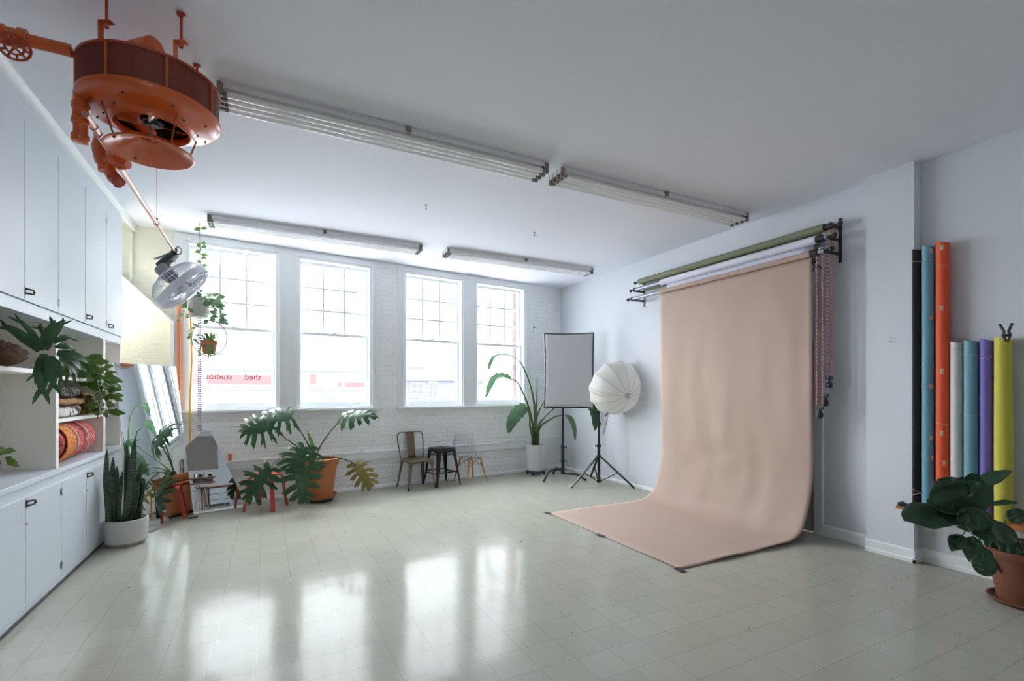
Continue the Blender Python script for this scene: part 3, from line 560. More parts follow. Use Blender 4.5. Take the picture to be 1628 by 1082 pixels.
# steam pipe and valve at the upper left
t = thing('steam_pipe', 'orange steam pipe with valve running from the heater to the wall cupboard', 'pipe', (-1.1, 3.15, 3.2))
y = 3.16; z = 3.205
b = MB(); b.cyl((-.868, y, z), (XC + .034, y, z), .030, seg=18); b.build('pipe', M['orange'], t)
b = MB(); b.lathe([(.032, 0), (.046, 0), (.046, .03), (.038, .035), (.038, .075), (.046, .08), (.046, .11), (.032, .11)], (-1.03, y, z), V((-1, 0, 0)), 18); b.build('coupling', M['orange'], t)
b = MB(); b.lathe([(0, -.002), (.05, .0), (.055, .03), (.045, .06), (.032, .065)], (XC + .035, y, z), V((1, 0, 0)), 18); b.build('wall_flange', M['orange'], t)
hw = V((-1.085, y - .075, z - .075)); hax = V((.30, -.62, -.72)).normalized()
b = MB(); b.lathe([(.03, 0), (.036, .03), (.02, .05), (.02, .07), (.009, .07), (.009, .125), (0, .125)], V((-1.09, y, z)), hax, 16); vb = b.build('valve_body', M['orange'], t)
b = MB(); hc = V((-1.09, y, z)) + hax * .12; e1 = hax.cross(V((0, 0, 1))).normalized(); e2 = hax.cross(e1)
b.tube([hc + e1 * .056 * math.cos(2 * PI * k / 28) + e2 * .056 * math.sin(2 * PI * k / 28) for k in range(28)], .006, 8, closed=True); b.tube([hc + e1 * .033 * math.cos(2 * PI * k / 24) + e2 * .033 * math.sin(2 * PI * k / 24) for k in range(24)], .005, 6, closed=True)
for k in range(10):
    d = e1 * math.cos(PI / 5 * k) + e2 * math.sin(PI / 5 * k); b.cyl(hc + d * (.0 if k % 2 == 0 else .033), hc + d * .056, .005, seg=6)
b.build('handwheel', M['orange_dk'], t)
# condensate drop with trap
t = thing('condensate_pipe', 'short orange drain stub with collars dropping from the left side of the heater', 'pipe', (-.80, 3.12, 2.8))
p = at(128, 150, 2.52); px_, py_ = p.x, p.y
b = MB(); b.lathe([(.031, 3.06), (.031, 3.0), (.039, 3.0), (.039, 2.975), (.034, 2.97), (.034, 2.925), (.039, 2.92), (.039, 2.895), (.031, 2.89), (.031, 2.84), (.039, 2.835), (.039, 2.808), (.034, 2.80), (0, 2.798)], (px_, py_, 0), seg=20); b.build('drop_pipe', M['orange'], t)
b = MB(); q1 = V((px_ + .0, py_, 3.055)); b.bar((px_, py_, 3.057), (HC.x - .26, HC.y - .1, 3.057), .05, .012); b.build('support_strap', M['orange'], t)
t = thing('steam_trap', 'lumpy orange trap fitting with elbow under the heater, clamped on the pink tube', 'pipe fitting', tuple(at(180, 260, 2.95)))
zt_ = 2.95
def P_(u, v, z_=None): return at(u, v, z_ or zt_)
b = MB(); b.tube([P_(160, 218), P_(162, 235), P_(167, 258), P_(168, 268)], [.034, .052, .05, .026], 16); b.tube([P_(166, 262), P_(167, 272)], .034, 16); b.build('trap_inlet', M['orange'], t)
b = MB(); b.tube([P_(172, 244), P_(182, 252), P_(196, 259), P_(204, 262)], [.03, .05, .045, .025], 16); b.cyl(P_(189, 262), P_(190, 269), .012, seg=8); b.build('trap_bowl', M['orange'], t)
b = MB(); b.tube([P_(174, 252), P_(175, 265), P_(177, 277), P_(181, 284), P_(187, 289)], [.03, .027, .034, .032, .03], 16); b.build('elbow', M['orange'], t)
b = MB(); b.tube([P_(180, 281), P_(186, 286), P_(190, 291)], [.037, .034, .037], 8); b.build('union_nut', M['orange_dk'], t)
# pink tube along the room, carrying the fan
PX, PZ = -.83, 2.93
t = thing('ceiling_tube', 'long slim pinkish tube running from the heater towards the windows, carrying the fan', 'tube', (PX, 4.6, PZ))
b = MB(); b.cyl((PX, 3.22, PZ), (PX, 5.05, PZ), .0165, seg=14); b.build('thick_tube', M['pink'], t)
b = MB(); b.cyl((PX, 5.05, PZ), (PX, 5.98, PZ), .0125, seg=14); b.build('thin_tube', M['pink'], t)
for yy in (3.36, 3.44, 5.05): b = MB(); b.lathe([(.0166, -.012), (.021, -.01), (.021, .01), (.0166, .012)], (PX, yy, PZ), V((0, 1, 0)), 14); b.build('collar', M['pink'], t)
b = MB(); b.cyl((PX, 5.05, PZ + .015), (PX, 5.05, ROOM_H - .001), .0022, seg=6); b.ball((PX, 5.05, PZ + .04), .012, 8); b.build('hanging_wire', M['pink'], t)
# ================================================================== cage fan at the end of the tube
t = thing('cage_fan', 'silver wire-cage fan hanging tilted from the pink tube in front of the left window', 'fan', tuple(at(288, 455, 4.9)))
UP = V((0, 0, 1))
fc = at(290, 456, 4.92); fv = (fc - V((0, 0, CAMH))).normalized(); fr_ = fv.cross(UP).normalized(); fu_ = fr_.cross(fv); fa = (fr_ * .70 - fu_ * .64 - fv * .16).normalized(); f1 = fa.cross(UP).normalized(); f2 = fa.cross(f1); FR = .285
def fpt(r, a, d): return fc + f1 * (r * math.cos(a)) + f2 * (r * math.sin(a)) + fa * d
b = MB()
b.lathe([(FR - .004, -.035), (FR + .004, -.035), (FR + .004, .03), (FR - .004, .03)], fc, fa, 48, closed=True); b.build('ring_band', M['wire'], t)
for (nm, sgn, D, d0) in (('back_cage', -1, .15, -.035), ('front_cage', 1, .07, .03)):
    b = MB(); prof = [(FR, 0), (FR * .93, .35), (FR * .72, .75), (FR * .42, .95), (.07, 1.0)]
    for k in range(44):
        a = 2 * PI * k / 44; b.tube([fpt(r, a, d0 + sgn * D * q) for r, q in prof], .0028, 4, caps=False)
    for r, q in prof[1:]: b.tube([fpt(r, 2 * PI * k / 40, d0 + sgn * D * q) for k in range(40)], .0032, 4, closed=True)
    b.build(nm, M['wire'], t)
b = MB(); b.lathe([(0, .118), (.06, .118), (.07, .112), (.07, .104), (0, .104)], fc, fa, 24); b.build('front_badge', M['wire'], t)
b = MB(); b.lathe([(0, -.27), (.05, -.27), (.066, -.25), (.07, -.12), (.05, -.09), (.02, -.085), (.02, .03), (0, .03)], fc, fa, 24); M['motor'] = mat('grey_motor_housing', (128, 128, 136), 0.4); b.build('motor', M['motor'], t)
b = MB(); b.lathe([(0, -.03), (.045, -.03), (.05, .03), (.03, .05), (0, .05)], fc, fa, 20); hb = b.build('hub', M['wire'], t)
for k in range(3):
    b = MB(); a0 = 2 * PI * k / 3 + .4
    b.grid(lambda u, v: fpt(.045 + .2 * u, a0 + (v - .5) * (.9 + .35 * u), (v - .5) * .07 + .01), 6, 6); b.build('blade', M['steel'], t, solid=.003)
pe = V((PX, 5.98, PZ)); mb_ = fc - fa * .26
b = MB(); b.bar(pe + V((0, -.05, 0)), pe + V((0, .04, 0)), .05, .05, bev=.004); b.bar(mb_, pe + V((.0, .0, -.02)), .07, .06, fw_, bev=.006); b.build('clamp_block', M['blackpl'], t)
b = MB(); k0 = at(245, 412, 4.85); b.tube([pe + V((0, -.02, .0)), k0, at(252, 411, 4.9), at(275, 414, 4.95)], .011, 6); b.build('arm_bracket', M['steel'], t)
b = MB(); b.tube([at(277, 398, 4.9), at(283, 391, 4.88), at(289, 397, 4.88), at(287, 404, 4.9), at(276, 405, 4.9), at(266, 410, 4.88), at(270, 416, 4.88), at(279, 415, 4.9)], .005, 6); b.tube([at(262, 412, 4.9), at(266, 421, 4.88), at(275, 426, 4.88), at(280, 421, 4.9)], .005, 6); b.build('cable', M['blackpl'], t)
# ================================================================== paper backdrop system on the right wall
YR0, YR1 = 2.83, 5.68
tiers = [('olive', 5.055, 3.163, .042, 2.93, 5.66), ('white', 4.965, 3.035, .042, 2.955, 5.11), ('beige', 4.915, 2.893, .030, 2.985, 5.10)]
for (y, lab, side) in ((2.845, 'black triple roller bracket on the wall nearest the pillar, bead chains hanging from it', -1), (5.685, 'black triple roller bracket on the wall at the window end of the rolls', 1)):
    t = thing('roller_bracket', lab, 'bracket', (XR, y, 3.0), 0, 'backdrop roller brackets')
    b = MB(); b.box(XR - .012, XR - .0005, y - .014, y + .014, 2.80, 3.25); b.build('wall_plate', M['black'], t, smooth=0)
    for (nm, x, z, r, a0, a1) in tiers:
        b = MB(); b.bar((XR - .01, y, z - .01), (x, y, z - .012), .012, .03); b.tube(arc((x, y, z + .01), .022, PI, 2 * PI, 8, V((1, 0, 0)), V((0, 0, 1))), .006, 6); b.build('hook_arm', M['black'], t)
        b = MB(); b.bar((x - .01, y - side * .045 , z + .03), (x + .02, y, z + .034), .024, .010); b.bar((x - .012, y - side * .045, z + .03), (x - .012, y - side * .043, z - .0), .02, .012, rt_); b.build('white_hook', M['trim'], t)
        b = MB(); b.cyl((x, y - .012, z), (x, y - .05, z), .009, seg=8) if side < 0 else b.cyl((x, y + .012, z), (x, y + .05, z), .009, seg=8)
        yy = y + side * .05; b.lathe([(0, 0), (.018, 0), (.024, .01), (.024, .022), (.018, .03), (0, .03)], (x, yy, z), V((0, side, 0)), 16); b.build('end_knob', M['blackpl'], t)
def roll(nm, x, z, r, a0, a1, lab, m_, flap):
    t = thing('backdrop_roll', lab, 'paper roll', (x, (a0 + a1) / 2, z), 0, 'horizontal backdrop rolls')
    b = MB(); b.cyl((x, YR0 + .02, z), (x, YR1 - .02, z), .0235, seg=18); b.build('core_tube', M['corkgrey'] if nm != 'olive' else m_, t)
    b = MB(); b.lathe([(.0237, a0), (r, a0), (r, a1), (.0237, a1)], (x, 0, z), V((0, 1, 0)), 28); b.build('paper', m_, t)
    b = MB(); b.lathe([(0, a0 - .075), (.034, a0 - .075), (.034, a0 - .002), (.0, a0 - .002)], (x, 0, z), V((0, 1, 0)), 20); b.build('chain_drive', M['blackpl'], t)
    b = MB(); b.lathe([(0, YR1 - .045), (.028, YR1 - .045), (.028, YR1 - .012), (0, YR1 - .012)], (x, 0, z), V((0, 1, 0)), 16); b.build('end_plug', M['blackpl'], t)
    if flap:
        b = MB(); b.grid(lambda u, v: (x + (r + .001) - .004 - .012 * u, a0 + .05 + (a1 - a0 - .12) * v, z - .005 - (flap + .03) * u), 4, 12); b.build('hanging_edge', m_, t, solid=.0012)
    return t
roll(*tiers[0], 'olive green paper roll, uppermost of the three rolls on the right wall', M['paper_olive'], .125)
roll(*tiers[1], 'white paper roll, middle one of the three rolls on the right wall', M['paper_white'], .085)
tb = roll(*tiers[2], 'beige paper roll unrolled down the wall and swept out over the floor', M['paper_beige'], 0)
# the beige sweep: down the wall, a loose curve, out over the floor (narrowing nowhere)
XF0 = 3.105
def sweep_path():
    x0 = 4.915 + .0315; pts = [V((x0, 0, 2.893)), V((x0 - .004, 0, 2.75)), V((4.935, 0, 2.5))]
    pts += [V((4.935, 0, 2.2)), V((4.938, 0, 1.6)), V((4.945, 0, 1.1)), V((4.945, 0, .78))]
    pts += bez((4.945, 0, .72), (4.93, 0, .40), (4.80, 0, .16), 6) + bez((4.79, 0, .14), (4.70, 0, .022), (4.50, 0, .012), 8)
    pts += [V((4.50 - (4.50 - XF0) * k / 14, 0, .012 - .008 * k / 14)) for k in range(1, 15)]
    return pts
sp = sweep_path()
dens = []
for i in range(len(sp) - 1):
    L = (sp[i + 1] - sp[i]).length; m_ = max(1, int(L / .05))
    for k in range(m_): dens.append(sp[i].lerp(sp[i + 1], k / m_))
dens.append(sp[-1])
for _ in range(3): dens = [dens[0]] + [(dens[i - 1] + dens[i] * 2 + dens[i + 1]) / 4 for i in range(1, len(dens) - 1)] + [dens[-1]]
NV = 42
b = MB()
def sweepf(u, v):
    p = dens[min(len(dens) - 1, int(round(u * (len(dens) - 1))))].copy(); y = 2.978 + (5.10 - 2.978) * v
    h = p.z
    wv = noise.noise(V((v * 7, h * .7, 3))) * .016 + noise.noise(V((v * 13, h * 1.6, 9))) * .006
    dent = 0
    for (vy, hz_, rr) in ((.42, .52, .12), (.28, .42, .10), (.70, .62, .10), (.15, .55, .08), (.55, .75, .12)): dent += .012 * math.exp(-((v - vy) / (rr * .55)) ** 2 - ((h - hz_) / (rr * 1.0)) ** 2)
    k = min(1, max(0, (2.85 - h) / .4))
    if h > .06: p.x += (wv * k + dent); 
    else: p.z += abs(noise.noise(V((v * 4, p.x * 3, 1)))) * .006 * (1 if v > .03 else .5)
    if v < .06 and h < .06: p.z += .02 * (1 - v / .06) * max(0, min(1, (p.x - 3.25) / .5)) * (.6 + .4 * math.sin(p.x * 9))
    y2 = y
    if h > .1 and v > .9: p.x += -.02 * (v - .9) * 10 * max(0, 1 - h / 2.5) * -1
    return (p.x, y2, p.z)
b.grid(sweepf, len(dens) - 1, NV); b.build('paper_sweep', M['paper_beige'], tb, smooth=60, solid=.0015)
for (x, y, a, lab) in ((XF0 - .01, 5.10, .15, 'dark tape piece at the corner of the beige paper nearest the windows'), (XF0 - .005, 4.05, .1, 'dark tape piece halfway along the front edge of the beige paper'), (XF0 - .01, 2.97, -.1, 'dark tape piece at the corner of the beige paper nearest the camera')):
    d = V((math.cos(a), math.sin(a), 0)); b = MB(); b.obox(V((x, y, .0075)), d, V((-d.y, d.x, 0)), UP, .028, .05, .0012); o = b.build('tape_piece', M['tape'], smooth=0); tag(o, lab, 'tape', 'tape pieces on the floor')
# bead chains
M['bd_or'] = mat('orange_bead', (226, 128, 48), 0.4); M['bd_rd'] = mat('coral_bead', (210, 104, 84), 0.4); M['bd_bl'] = mat('blue_bead', (64, 68, 160), 0.4); M['bd_wh'] = mat('pale_bead', (206, 190, 200), 0.4)
def bead_chain(x, y, z0, z1, half, m1, m2, lab, dx=.0):
    t = thing('bead_chain', lab, 'chain', (x, y, z1), 0, 'pull chains of the backdrop rolls')
    for s in (-1, 1):
        b = MB(); nb = int((z0 - z1 - .05) / .019)
        for k in range(nb):
            b.mi = k % 2; z = z0 - k * .019; b.ball((x + s * dx * .5, y + s * half, z), .0078, 6, 1.1)
        b.mi = 0; b.tube([(x + s * dx * .5, y + s * half, z0), (x + s * dx * .5, y + s * half, z1 + .05)], .003, 4); b.build('bead_strand', [M[m1], M[m2]], t)
    b = MB(); b.lathe([(0, z1 + .06), (.016, z1 + .06), (.016, z1 + .02), (.026, z1 + .012), (.03, z1 - .02), (.022, z1 - .045), (0, z1 - .05)], (x, y, 0), seg=18); b.box(x - .012, x + .012, y - half - .006, y + half + .006, z1 + .04, z1 + .075); b.build('weight', M['blackpl'], t)
bead_chain(4.915, 2.895, 2.89, 1.28, .028, 'bd_rd', 'bd_wh', 'coral and white bead chain hanging lowest, from the beige roll')
bead_chain(4.965, 2.87, 3.03, 1.40, .022, 'bd_bl', 'bd_wh', 'blue and white bead chain hanging from the white roll, between two orange ones')
bead_chain(5.055, 2.885, 3.16, 1.58, .022, 'bd_or', 'bd_rd', 'bright orange bead chain nearest the pillar, ending highest')
def spring_clamp(name, p, ax, lab, side):
    t = thing(name, lab, 'clamp', p); p = V(p)
    for s in (-1, 1):
        b = MB(); b.tube([p + ax * (-.05) + side * s * .004, p + side * s * .02, p + ax * .03 + side * s * .012, p + ax * .09 + side * s * .035], [.006, .01, .009, .009], 8); b.build('jaw', M['blackpl'], t)
    b = MB(); b.cyl(p + side * -.02, p + side * .02, .011, seg=10); b.build('spring', M['black'], t)
spring_clamp('spring_clamp', (4.93, 2.955, 2.80), V((-.1, -.35, -.9)).normalized(), 'black spring clamp gripping the top near edge of the beige paper', V((.3, -.9, .3)).normalized())
# ================================================================== standing rolls on the wall shelf
t = thing('wall_shelf', 'orange pine shelf low on the right wall under the standing paper rolls', 'shelf', (5.08, 1.85, .47))
b = MB(); b.obox(V((5.075, 1.80, .478)), V((1, 0, 0)), V((0, 1, 0)), UP, .104, .47, .013, .003); b.build('board', M['shelfwood'], t, smooth=0)
for y in (1.5, 2.12):
    b = MB(); b.box(XR - .012, XR - .0006, y - .012, y + .012, .28, .464); b.bar((XR - .01, y, .3), (5.0, y, .464), .014, .008); b.build('bracket', M['trim'], t, smooth=0)
t = thing('black_tray', 'shallow black metal tray on the pine shelf holding the feet of the rolls', 'tray', (5.08, 2.05, .492))
b = MB(); b.box(4.985, 5.17, 1.86, 2.262, .4915, .497); b.box(4.985, 4.99, 1.86, 2.262, .497, .52); b.box(4.985, 5.17, 2.256, 2.262, .497, .52); b.build('tray', M['black'], t, smooth=0)
def upright_roll(y, x, r, z0, z1, m_, lab, bands, tapes=(), grp='standing paper rolls', bulge=0):
    t = thing('paper_roll', lab, 'paper roll', (x, y, z0), 0, grp)
    b = MB(); Z = 26
    def rr(k, a): return r * (1 + .012 * noise.noise(V((k * .5, a, y * 5)))) + bulge * max(0, math.sin(k / Z * PI * 1.4)) * (1 if math.sin(a) < -.3 else .2)
    rings = []
    for k in range(Z + 1):
        z = z0 + (z1 - z0) * k / Z; rings.append([b.bm.verts.new((x + rr(k, a) * math.cos(a), y + rr(k, a) * math.sin(a), z + (.012 * math.sin(a) if k == Z else 0))) for a in [2 * PI * j / 24 for j in range(24)]])
    for k in range(Z):
        for j in range(24): b._f((rings[k][j], rings[k][(j + 1) % 24], rings[k + 1][(j + 1) % 24], rings[k + 1][j]))
    inn = [b.bm.verts.new((x + (r - .006) * math.cos(a), y + (r - .006) * math.sin(a), z1 + .012 * math.sin(a))) for a in [2 * PI * j / 24 for j in range(24)]]
    inn2 = [b.bm.verts.new((x + (r - .006) * math.cos(a), y + (r - .006) * math.sin(a), z1 - .15)) for a in [2 * PI * j / 24 for j in range(24)]]
    for j in range(24):
        b._f((rings[Z][j], rings[Z][(j + 1) % 24], inn[(j + 1) % 24], inn[j])); b._f((inn[j], inn[(j + 1) % 24], inn2[(j + 1) % 24], inn2[j]))
    b._f(inn2); b._f(rings[0]); b.build('paper', m_, t, smooth=50)
    for (z, tl) in bands:
        b = MB(); R = r * 1.012 + bulge + .0015; b.tube([(x + R * math.cos(a), y + R * math.sin(a), z + tl * math.sin(a)) for a in [2 * PI * j / 28 for j in range(28)]], .0018, 5, closed=True); b.build('rubber_band', M['band'], t)
    for (z, a, wd) in tapes:
        b = MB(); R = r * 1.014 + .001; b.grid(lambda u, v: (x + R * math.cos(a + (u - .5) * wd), y + R * math.sin(a + (u - .5) * wd), z + (v - .5) * .045), 5, 1); b.build('masking_tape', M['ptape'], t, solid=.0008)
    return t
BO = -2.3   # the side of a roll that faces the camera
upright_roll(2.175, 5.10, .038, .4985, 2.745, M['r_black'], 'tall black paper roll standing against the pillar, leftmost of the upright rolls', [(2.64, .012), (.64, .02), (.60, -.01)])
upright_roll(2.083, 5.09, .041, .4985, 2.752, M['r_blue'], 'tall dusty blue paper roll between the tall black and tall orange rolls', [(2.63, .01), (1.545, .005)], [(2.70, -2.2, .5), (2.13, -2.2, .6), (1.545, -2.2, .6), (1.10, -2.2, .6), (.93, -2.0, .5)])
upright_roll(1.985, 5.10, .046, .4985, 2.757, M['r_orange'], 'tall orange paper roll standing on the pine shelf', [(2.56, .006), (1.23, .01)], [(2.71, -2.9, .5), (2.20, -2.9, .4), (1.67, -2.9, .45), (1.15, -2.9, .4), (.9, -2.6, .4)])
upright_roll(1.893, 5.10, .040, .4985, 1.905, M['r_white'], 'short white paper roll standing right of the tall orange roll', [(1.85, .004)], bulge=.0)
upright_roll(1.800, 5.10, .046, .4925, 1.908, M['r_teal'], 'short teal paper roll standing between the white and purple rolls', [(1.795, .004), (1.31, .005)])
upright_roll(1.707, 5.10, .040, .4925, 1.91, M['r_purple'], 'short purple paper roll standing between the teal and yellow rolls', [(1.765, -.012)])
upright_roll(1.607, 5.09, .051, .4925, 1.912, M['r_yellow'], 'short yellow paper roll with a black clamp on top, rightmost upright roll', [(.70, .003)], bulge=.006)
spring_clamp('spring_clamp', (5.05, 1.575, 1.93), V((0, .05, 1)).normalized(), 'black spring clamp gripping the top of the yellow roll', V((.2, -.95, 0)).normalized())
for (y, z) in ((2.35, 1.985), (2.32, 1.985), (2.35, 1.955), (2.32, 1.955)):
    b = MB(); b.ball((5.065, y, z), .004, 8); o = b.build('wall_screw', M['dark']); tag(o, 'small dark screw head, one of four in a square on the pillar', 'screw', 'four screw heads in a square on the pillar')
# ================================================================== leaves
def leaf(mb, base, tip, width, nrm, sag=.1, n=10, fold=.15, shape='oval', m=4):
    base, tip = V(base), V(tip); L = (tip - base).length; d = (tip - base).normalized(); nrm = V(nrm); nrm = (nrm - d * nrm.dot(d)).normalized(); s_ = d.cross(nrm)
    def prof(u):
        if shape == 'oval': return math.sin(PI * min(1, u ** .8)) ** .75
        if shape == 'fiddle': return (.50 + .50 * math.sin(PI * .5 * min(1, u / .68))) * max(0, 1 - u ** 4.5) ** .55 * min(1, u * 7 + .12) * (1 - .16 * math.exp(-((u - .38) / .14) ** 2))
        if shape == 'blade': return min(1, .75 + u) * max(0, 1 - u ** 3.2) ** .8 * min(1, .55 + u * 1.5)
        if shape == 'heart': return math.sin(PI * u ** .62) ** .8
        return math.sin(PI * u)
    def f(a, c_):
        u = 1 - (1 - a) ** 1.7 if shape != 'blade' else a; x = (c_ - .5) * 2; hw = width / 2 * prof(max(1e-3, min(u, .999)))
        p = base + d * (L * u) + nrm * (sag * L * (math.sin(PI * u))) + s_ * (hw * x) + nrm * (-fold * hw * (1 - abs(x)))
        p += nrm * (.03 * width * math.sin(u * 17 + x * 2))
        return p
    mb.grid(f, n, m)
def lobed(mb, base, tip, width, nrm, sag=.18, lobes=7, seed=0):
    rnd = random.Random(seed); base, tip = V(base), V(tip); L = (tip - base).length; d = (tip - base).normalized(); nrm = V(nrm); nrm = (nrm - d * nrm.dot(d)).normalized(); s_ = d.cross(nrm)
    def mid(u): return base + d * (L * u) + nrm * (sag * L * (math.sin(PI * .5 * (u + .35)) - math.sin(PI * .175)))
    mb.grid(lambda a, c_: mid(a) + s_ * ((c_ - .5) * width * .36 * (math.sin(PI * min(1, (a * .9 + .14))) ** .6)) - nrm * (.02 * abs(c_ - .5)), 10, 2)
    for sd in (-1, 1):
        for k in range(lobes):
            u = .02 + .8 * k / (lobes - 1); ang = math.radians(118 - 88 * (k / (lobes - 1)) + rnd.uniform(-6, 6)); ln = width * .62 * (math.sin(PI * (.22 + .66 * k / (lobes - 1))) ** .7) * rnd.uniform(.88, 1.12)
            dd = (d * math.cos(ang) + s_ * sd * math.sin(ang)).normalized(); p0 = mid(u); q = p0 + dd * ln - nrm * (ln * rnd.uniform(.25, .5))
            leaf(mb, p0, q, L * .15 * rnd.uniform(.75, 1.25), nrm, sag=.13, n=6, fold=.1, shape='finger' if False else 'blade', m=2)
            if ln > width * .35:
                q2 = p0 + dd * ln * .84 + d * (.16 * ln) - nrm * (ln * .3); leaf(mb, p0 + dd * ln * .42 - nrm * ln * .1, q2, L * .075, nrm, sag=.08, n=3, fold=.1, shape='blade', m=2)
    leaf(mb, mid(.75), mid(1.0) + d * .05 * L - nrm * .08 * L, L * .16, nrm, sag=.05, n=4, shape='blade', m=2)
def pot(par, c, rt, rb, h, mt, rim=.0, rimh=.05, wall=.014, z0=0.0, seg=40, rnd=0.0):
    c = V(c); pr = [(0, z0), (rb - rnd, z0), (rb, z0 + rnd), (rt - .002, z0 + h - rimh)]
    if rim: pr += [(rt + rim - .004, z0 + h - rimh), (rt + rim, z0 + h - rimh + .006), (rt + rim, z0 + h - .006), (rt + rim - .006, z0 + h)]
    else: pr += [(rt, z0 + h - .004), (rt - .004, z0 + h)]
    pr += [(rt - wall, z0 + h), (rt - wall - .004, z0 + h * .8), (0, z0 + h * .8)]
    b = MB(); b.lathe(pr, c, seg=seg); o = b.build('pot', mt, par)
    b = MB(); b.lathe([(rt - wall - .003, z0 + h * .82), (rt * .6, z0 + h * .86), (0, z0 + h * .88)], c, seg=24); b.build('soil', M['soil'], par); return o
CAMV = V((0, 0, CAMH))
def face(p, up=.5): return ((CAMV - V(p)).normalized() + UP * up).normalized()
# ================================================================== philodendron in terracotta by the window wall
t = thing('philodendron', 'big split-leaf plant in a terracotta pot on the floor under the windows', 'potted plant', (.66, 7.12, 0))
PC = V((.66, 7.12, 0))
b = MB(); b.lathe([(0, .012), (.17, .012), (.17, .045), (0, .045)], PC, seg=28); cdy = b.build('plant_caddy', M['blackpl'], t)
for a in (.3, 1.9, 3.4, 5.0):
    b = MB(); q = PC + V((math.cos(a) * .14, math.sin(a) * .14, .018)); b.cyl(q - V((0, .012, 0)), q + V((0, .012, 0)), .017, seg=12); b.build('castor', M['blackpl'], cdy)
b = MB(); b.lathe([(0, .046), (.195, .046), (.225, .085), (.225, .098), (.212, .098), (.19, .07), (0, .065)], PC, seg=40); b.build('saucer', M['terra'], t)
pot(t, PC, .232, .165, .515, M['terra'], .02, .085, .02, .07)
crown = PC + V((-.05, 0, .585))
b = MB(); b.tube([PC + V((-.02, 0, .48)), crown, crown + V((-.01, 0, .06))], [.035, .04, .02], 10); b.build('trunk', M['bark'], t)
PH = [  # petiole control px, leaf base px, leaf tip px, width m, zc of base / tip, seed, material
    ((474, 676), (463, 662), (418, 668), .46, 6.35, 6.25, 1, 'leaf'), ((455, 700), (430, 676), (385, 690), .42, 6.15, 6.0, 2, 'leaf'),
    ((505, 706), (546, 662), (600, 664), .34, 6.5, 6.4, 3, 'leaf'), ((445, 716), (428, 745), (392, 795), .40, 6.1, 5.9, 4, 'leaf'),
    ((485, 706), (484, 712), (462, 752), .40, 6.15, 5.95, 5, 'leaf'), ((490, 710), (478, 735), (482, 798), .40, 6.0, 5.95, 6, 'leaf'),
    ((540, 722), (566, 738), (590, 776), .34, 6.7, 6.6, 7, 'leaf_yel'), ((500, 712), (500, 732), (512, 745), .18, 6.35, 6.3, 8, 'leaf'),
    ]
for (cp, bp_, tp_, wd, z0, z1, sd, mm_) in PH:
    B0 = at(bp_[0], bp_[1], z0); T0 = at(tp_[0], tp_[1], z1); CP = at(cp[0], cp[1], (6.6 + z0) / 2)
    b = MB(); lobed(b, B0, T0, wd, face((B0 + T0) / 2, .55 if sd not in (1, 3) else 1.0), .22, 6, sd); lf = b.build('leaf', M[mm_], t, smooth=80)
    b = MB(); b.tube(bez(crown, CP, B0, 12), [.011 - .0045 * k / 12 for k in range(13)], 7); b.build('leaf_stalk', M['stem'], lf)
b = MB(); leaf(b, crown + V((.0, 0, .03)), at(488, 684, 6.6), .05, face(crown), .05, 6, .3); b.build('new_leaf', M['leaf_lt'], t, smooth=80)
# red bentwood stool in front of it
def bent_stool(loc, rz, lab):
    t = thing('bentwood_stool', lab, 'stool', (0, 0, 0))
    b = MB(); b.lathe([(0, .432), (.165, .432), (.175, .436), (.175, .446), (.165, .45), (0, .45)], seg=40); b.build('seat', M['redstool'], t)
    for k in range(4):
        a = PI / 4 + PI / 2 * k; d = V((math.cos(a), math.sin(a), 0)); s_ = V((-d.y, d.x, 0)); b = MB()
        path = [d * .04 + UP * .42, d * .15 + UP * .42] + [d * (.15 + .06 * math.sin(x)) + UP * (.36 + .06 * math.cos(x)) for x in [PI / 2 * j / 6 for j in range(1, 7)]] + [d * .235 + UP * .15, d * .262 + UP * .0]
        w_ = .024; th = .011; rows = []
        for i, p in enumerate(path):
            tg = (path[min(i + 1, len(path) - 1)] - path[max(0, i - 1)]).normalized(); nn = tg.cross(s_)
            rows.append([b.bm.verts.new(p + s_ * x + nn * y) for x, y in ((-w_, -th), (w_, -th), (w_, th), (-w_, th))])
        for i in range(len(rows) - 1):
            for j in range(4): b._f((rows[i][j], rows[i][(j + 1) % 4], rows[i + 1][(j + 1) % 4], rows[i + 1][j]))
        b._f(rows[0][::-1]); b._f(rows[-1]); b.build('leg', M['redstool'], t)
    t.location = loc; t.rotation_euler.z = rz; return t
bent_stool((.0, 6.98, 0), math.radians(-27), 'red orange bentwood stool under the split leaves between mirror and terracotta pot')
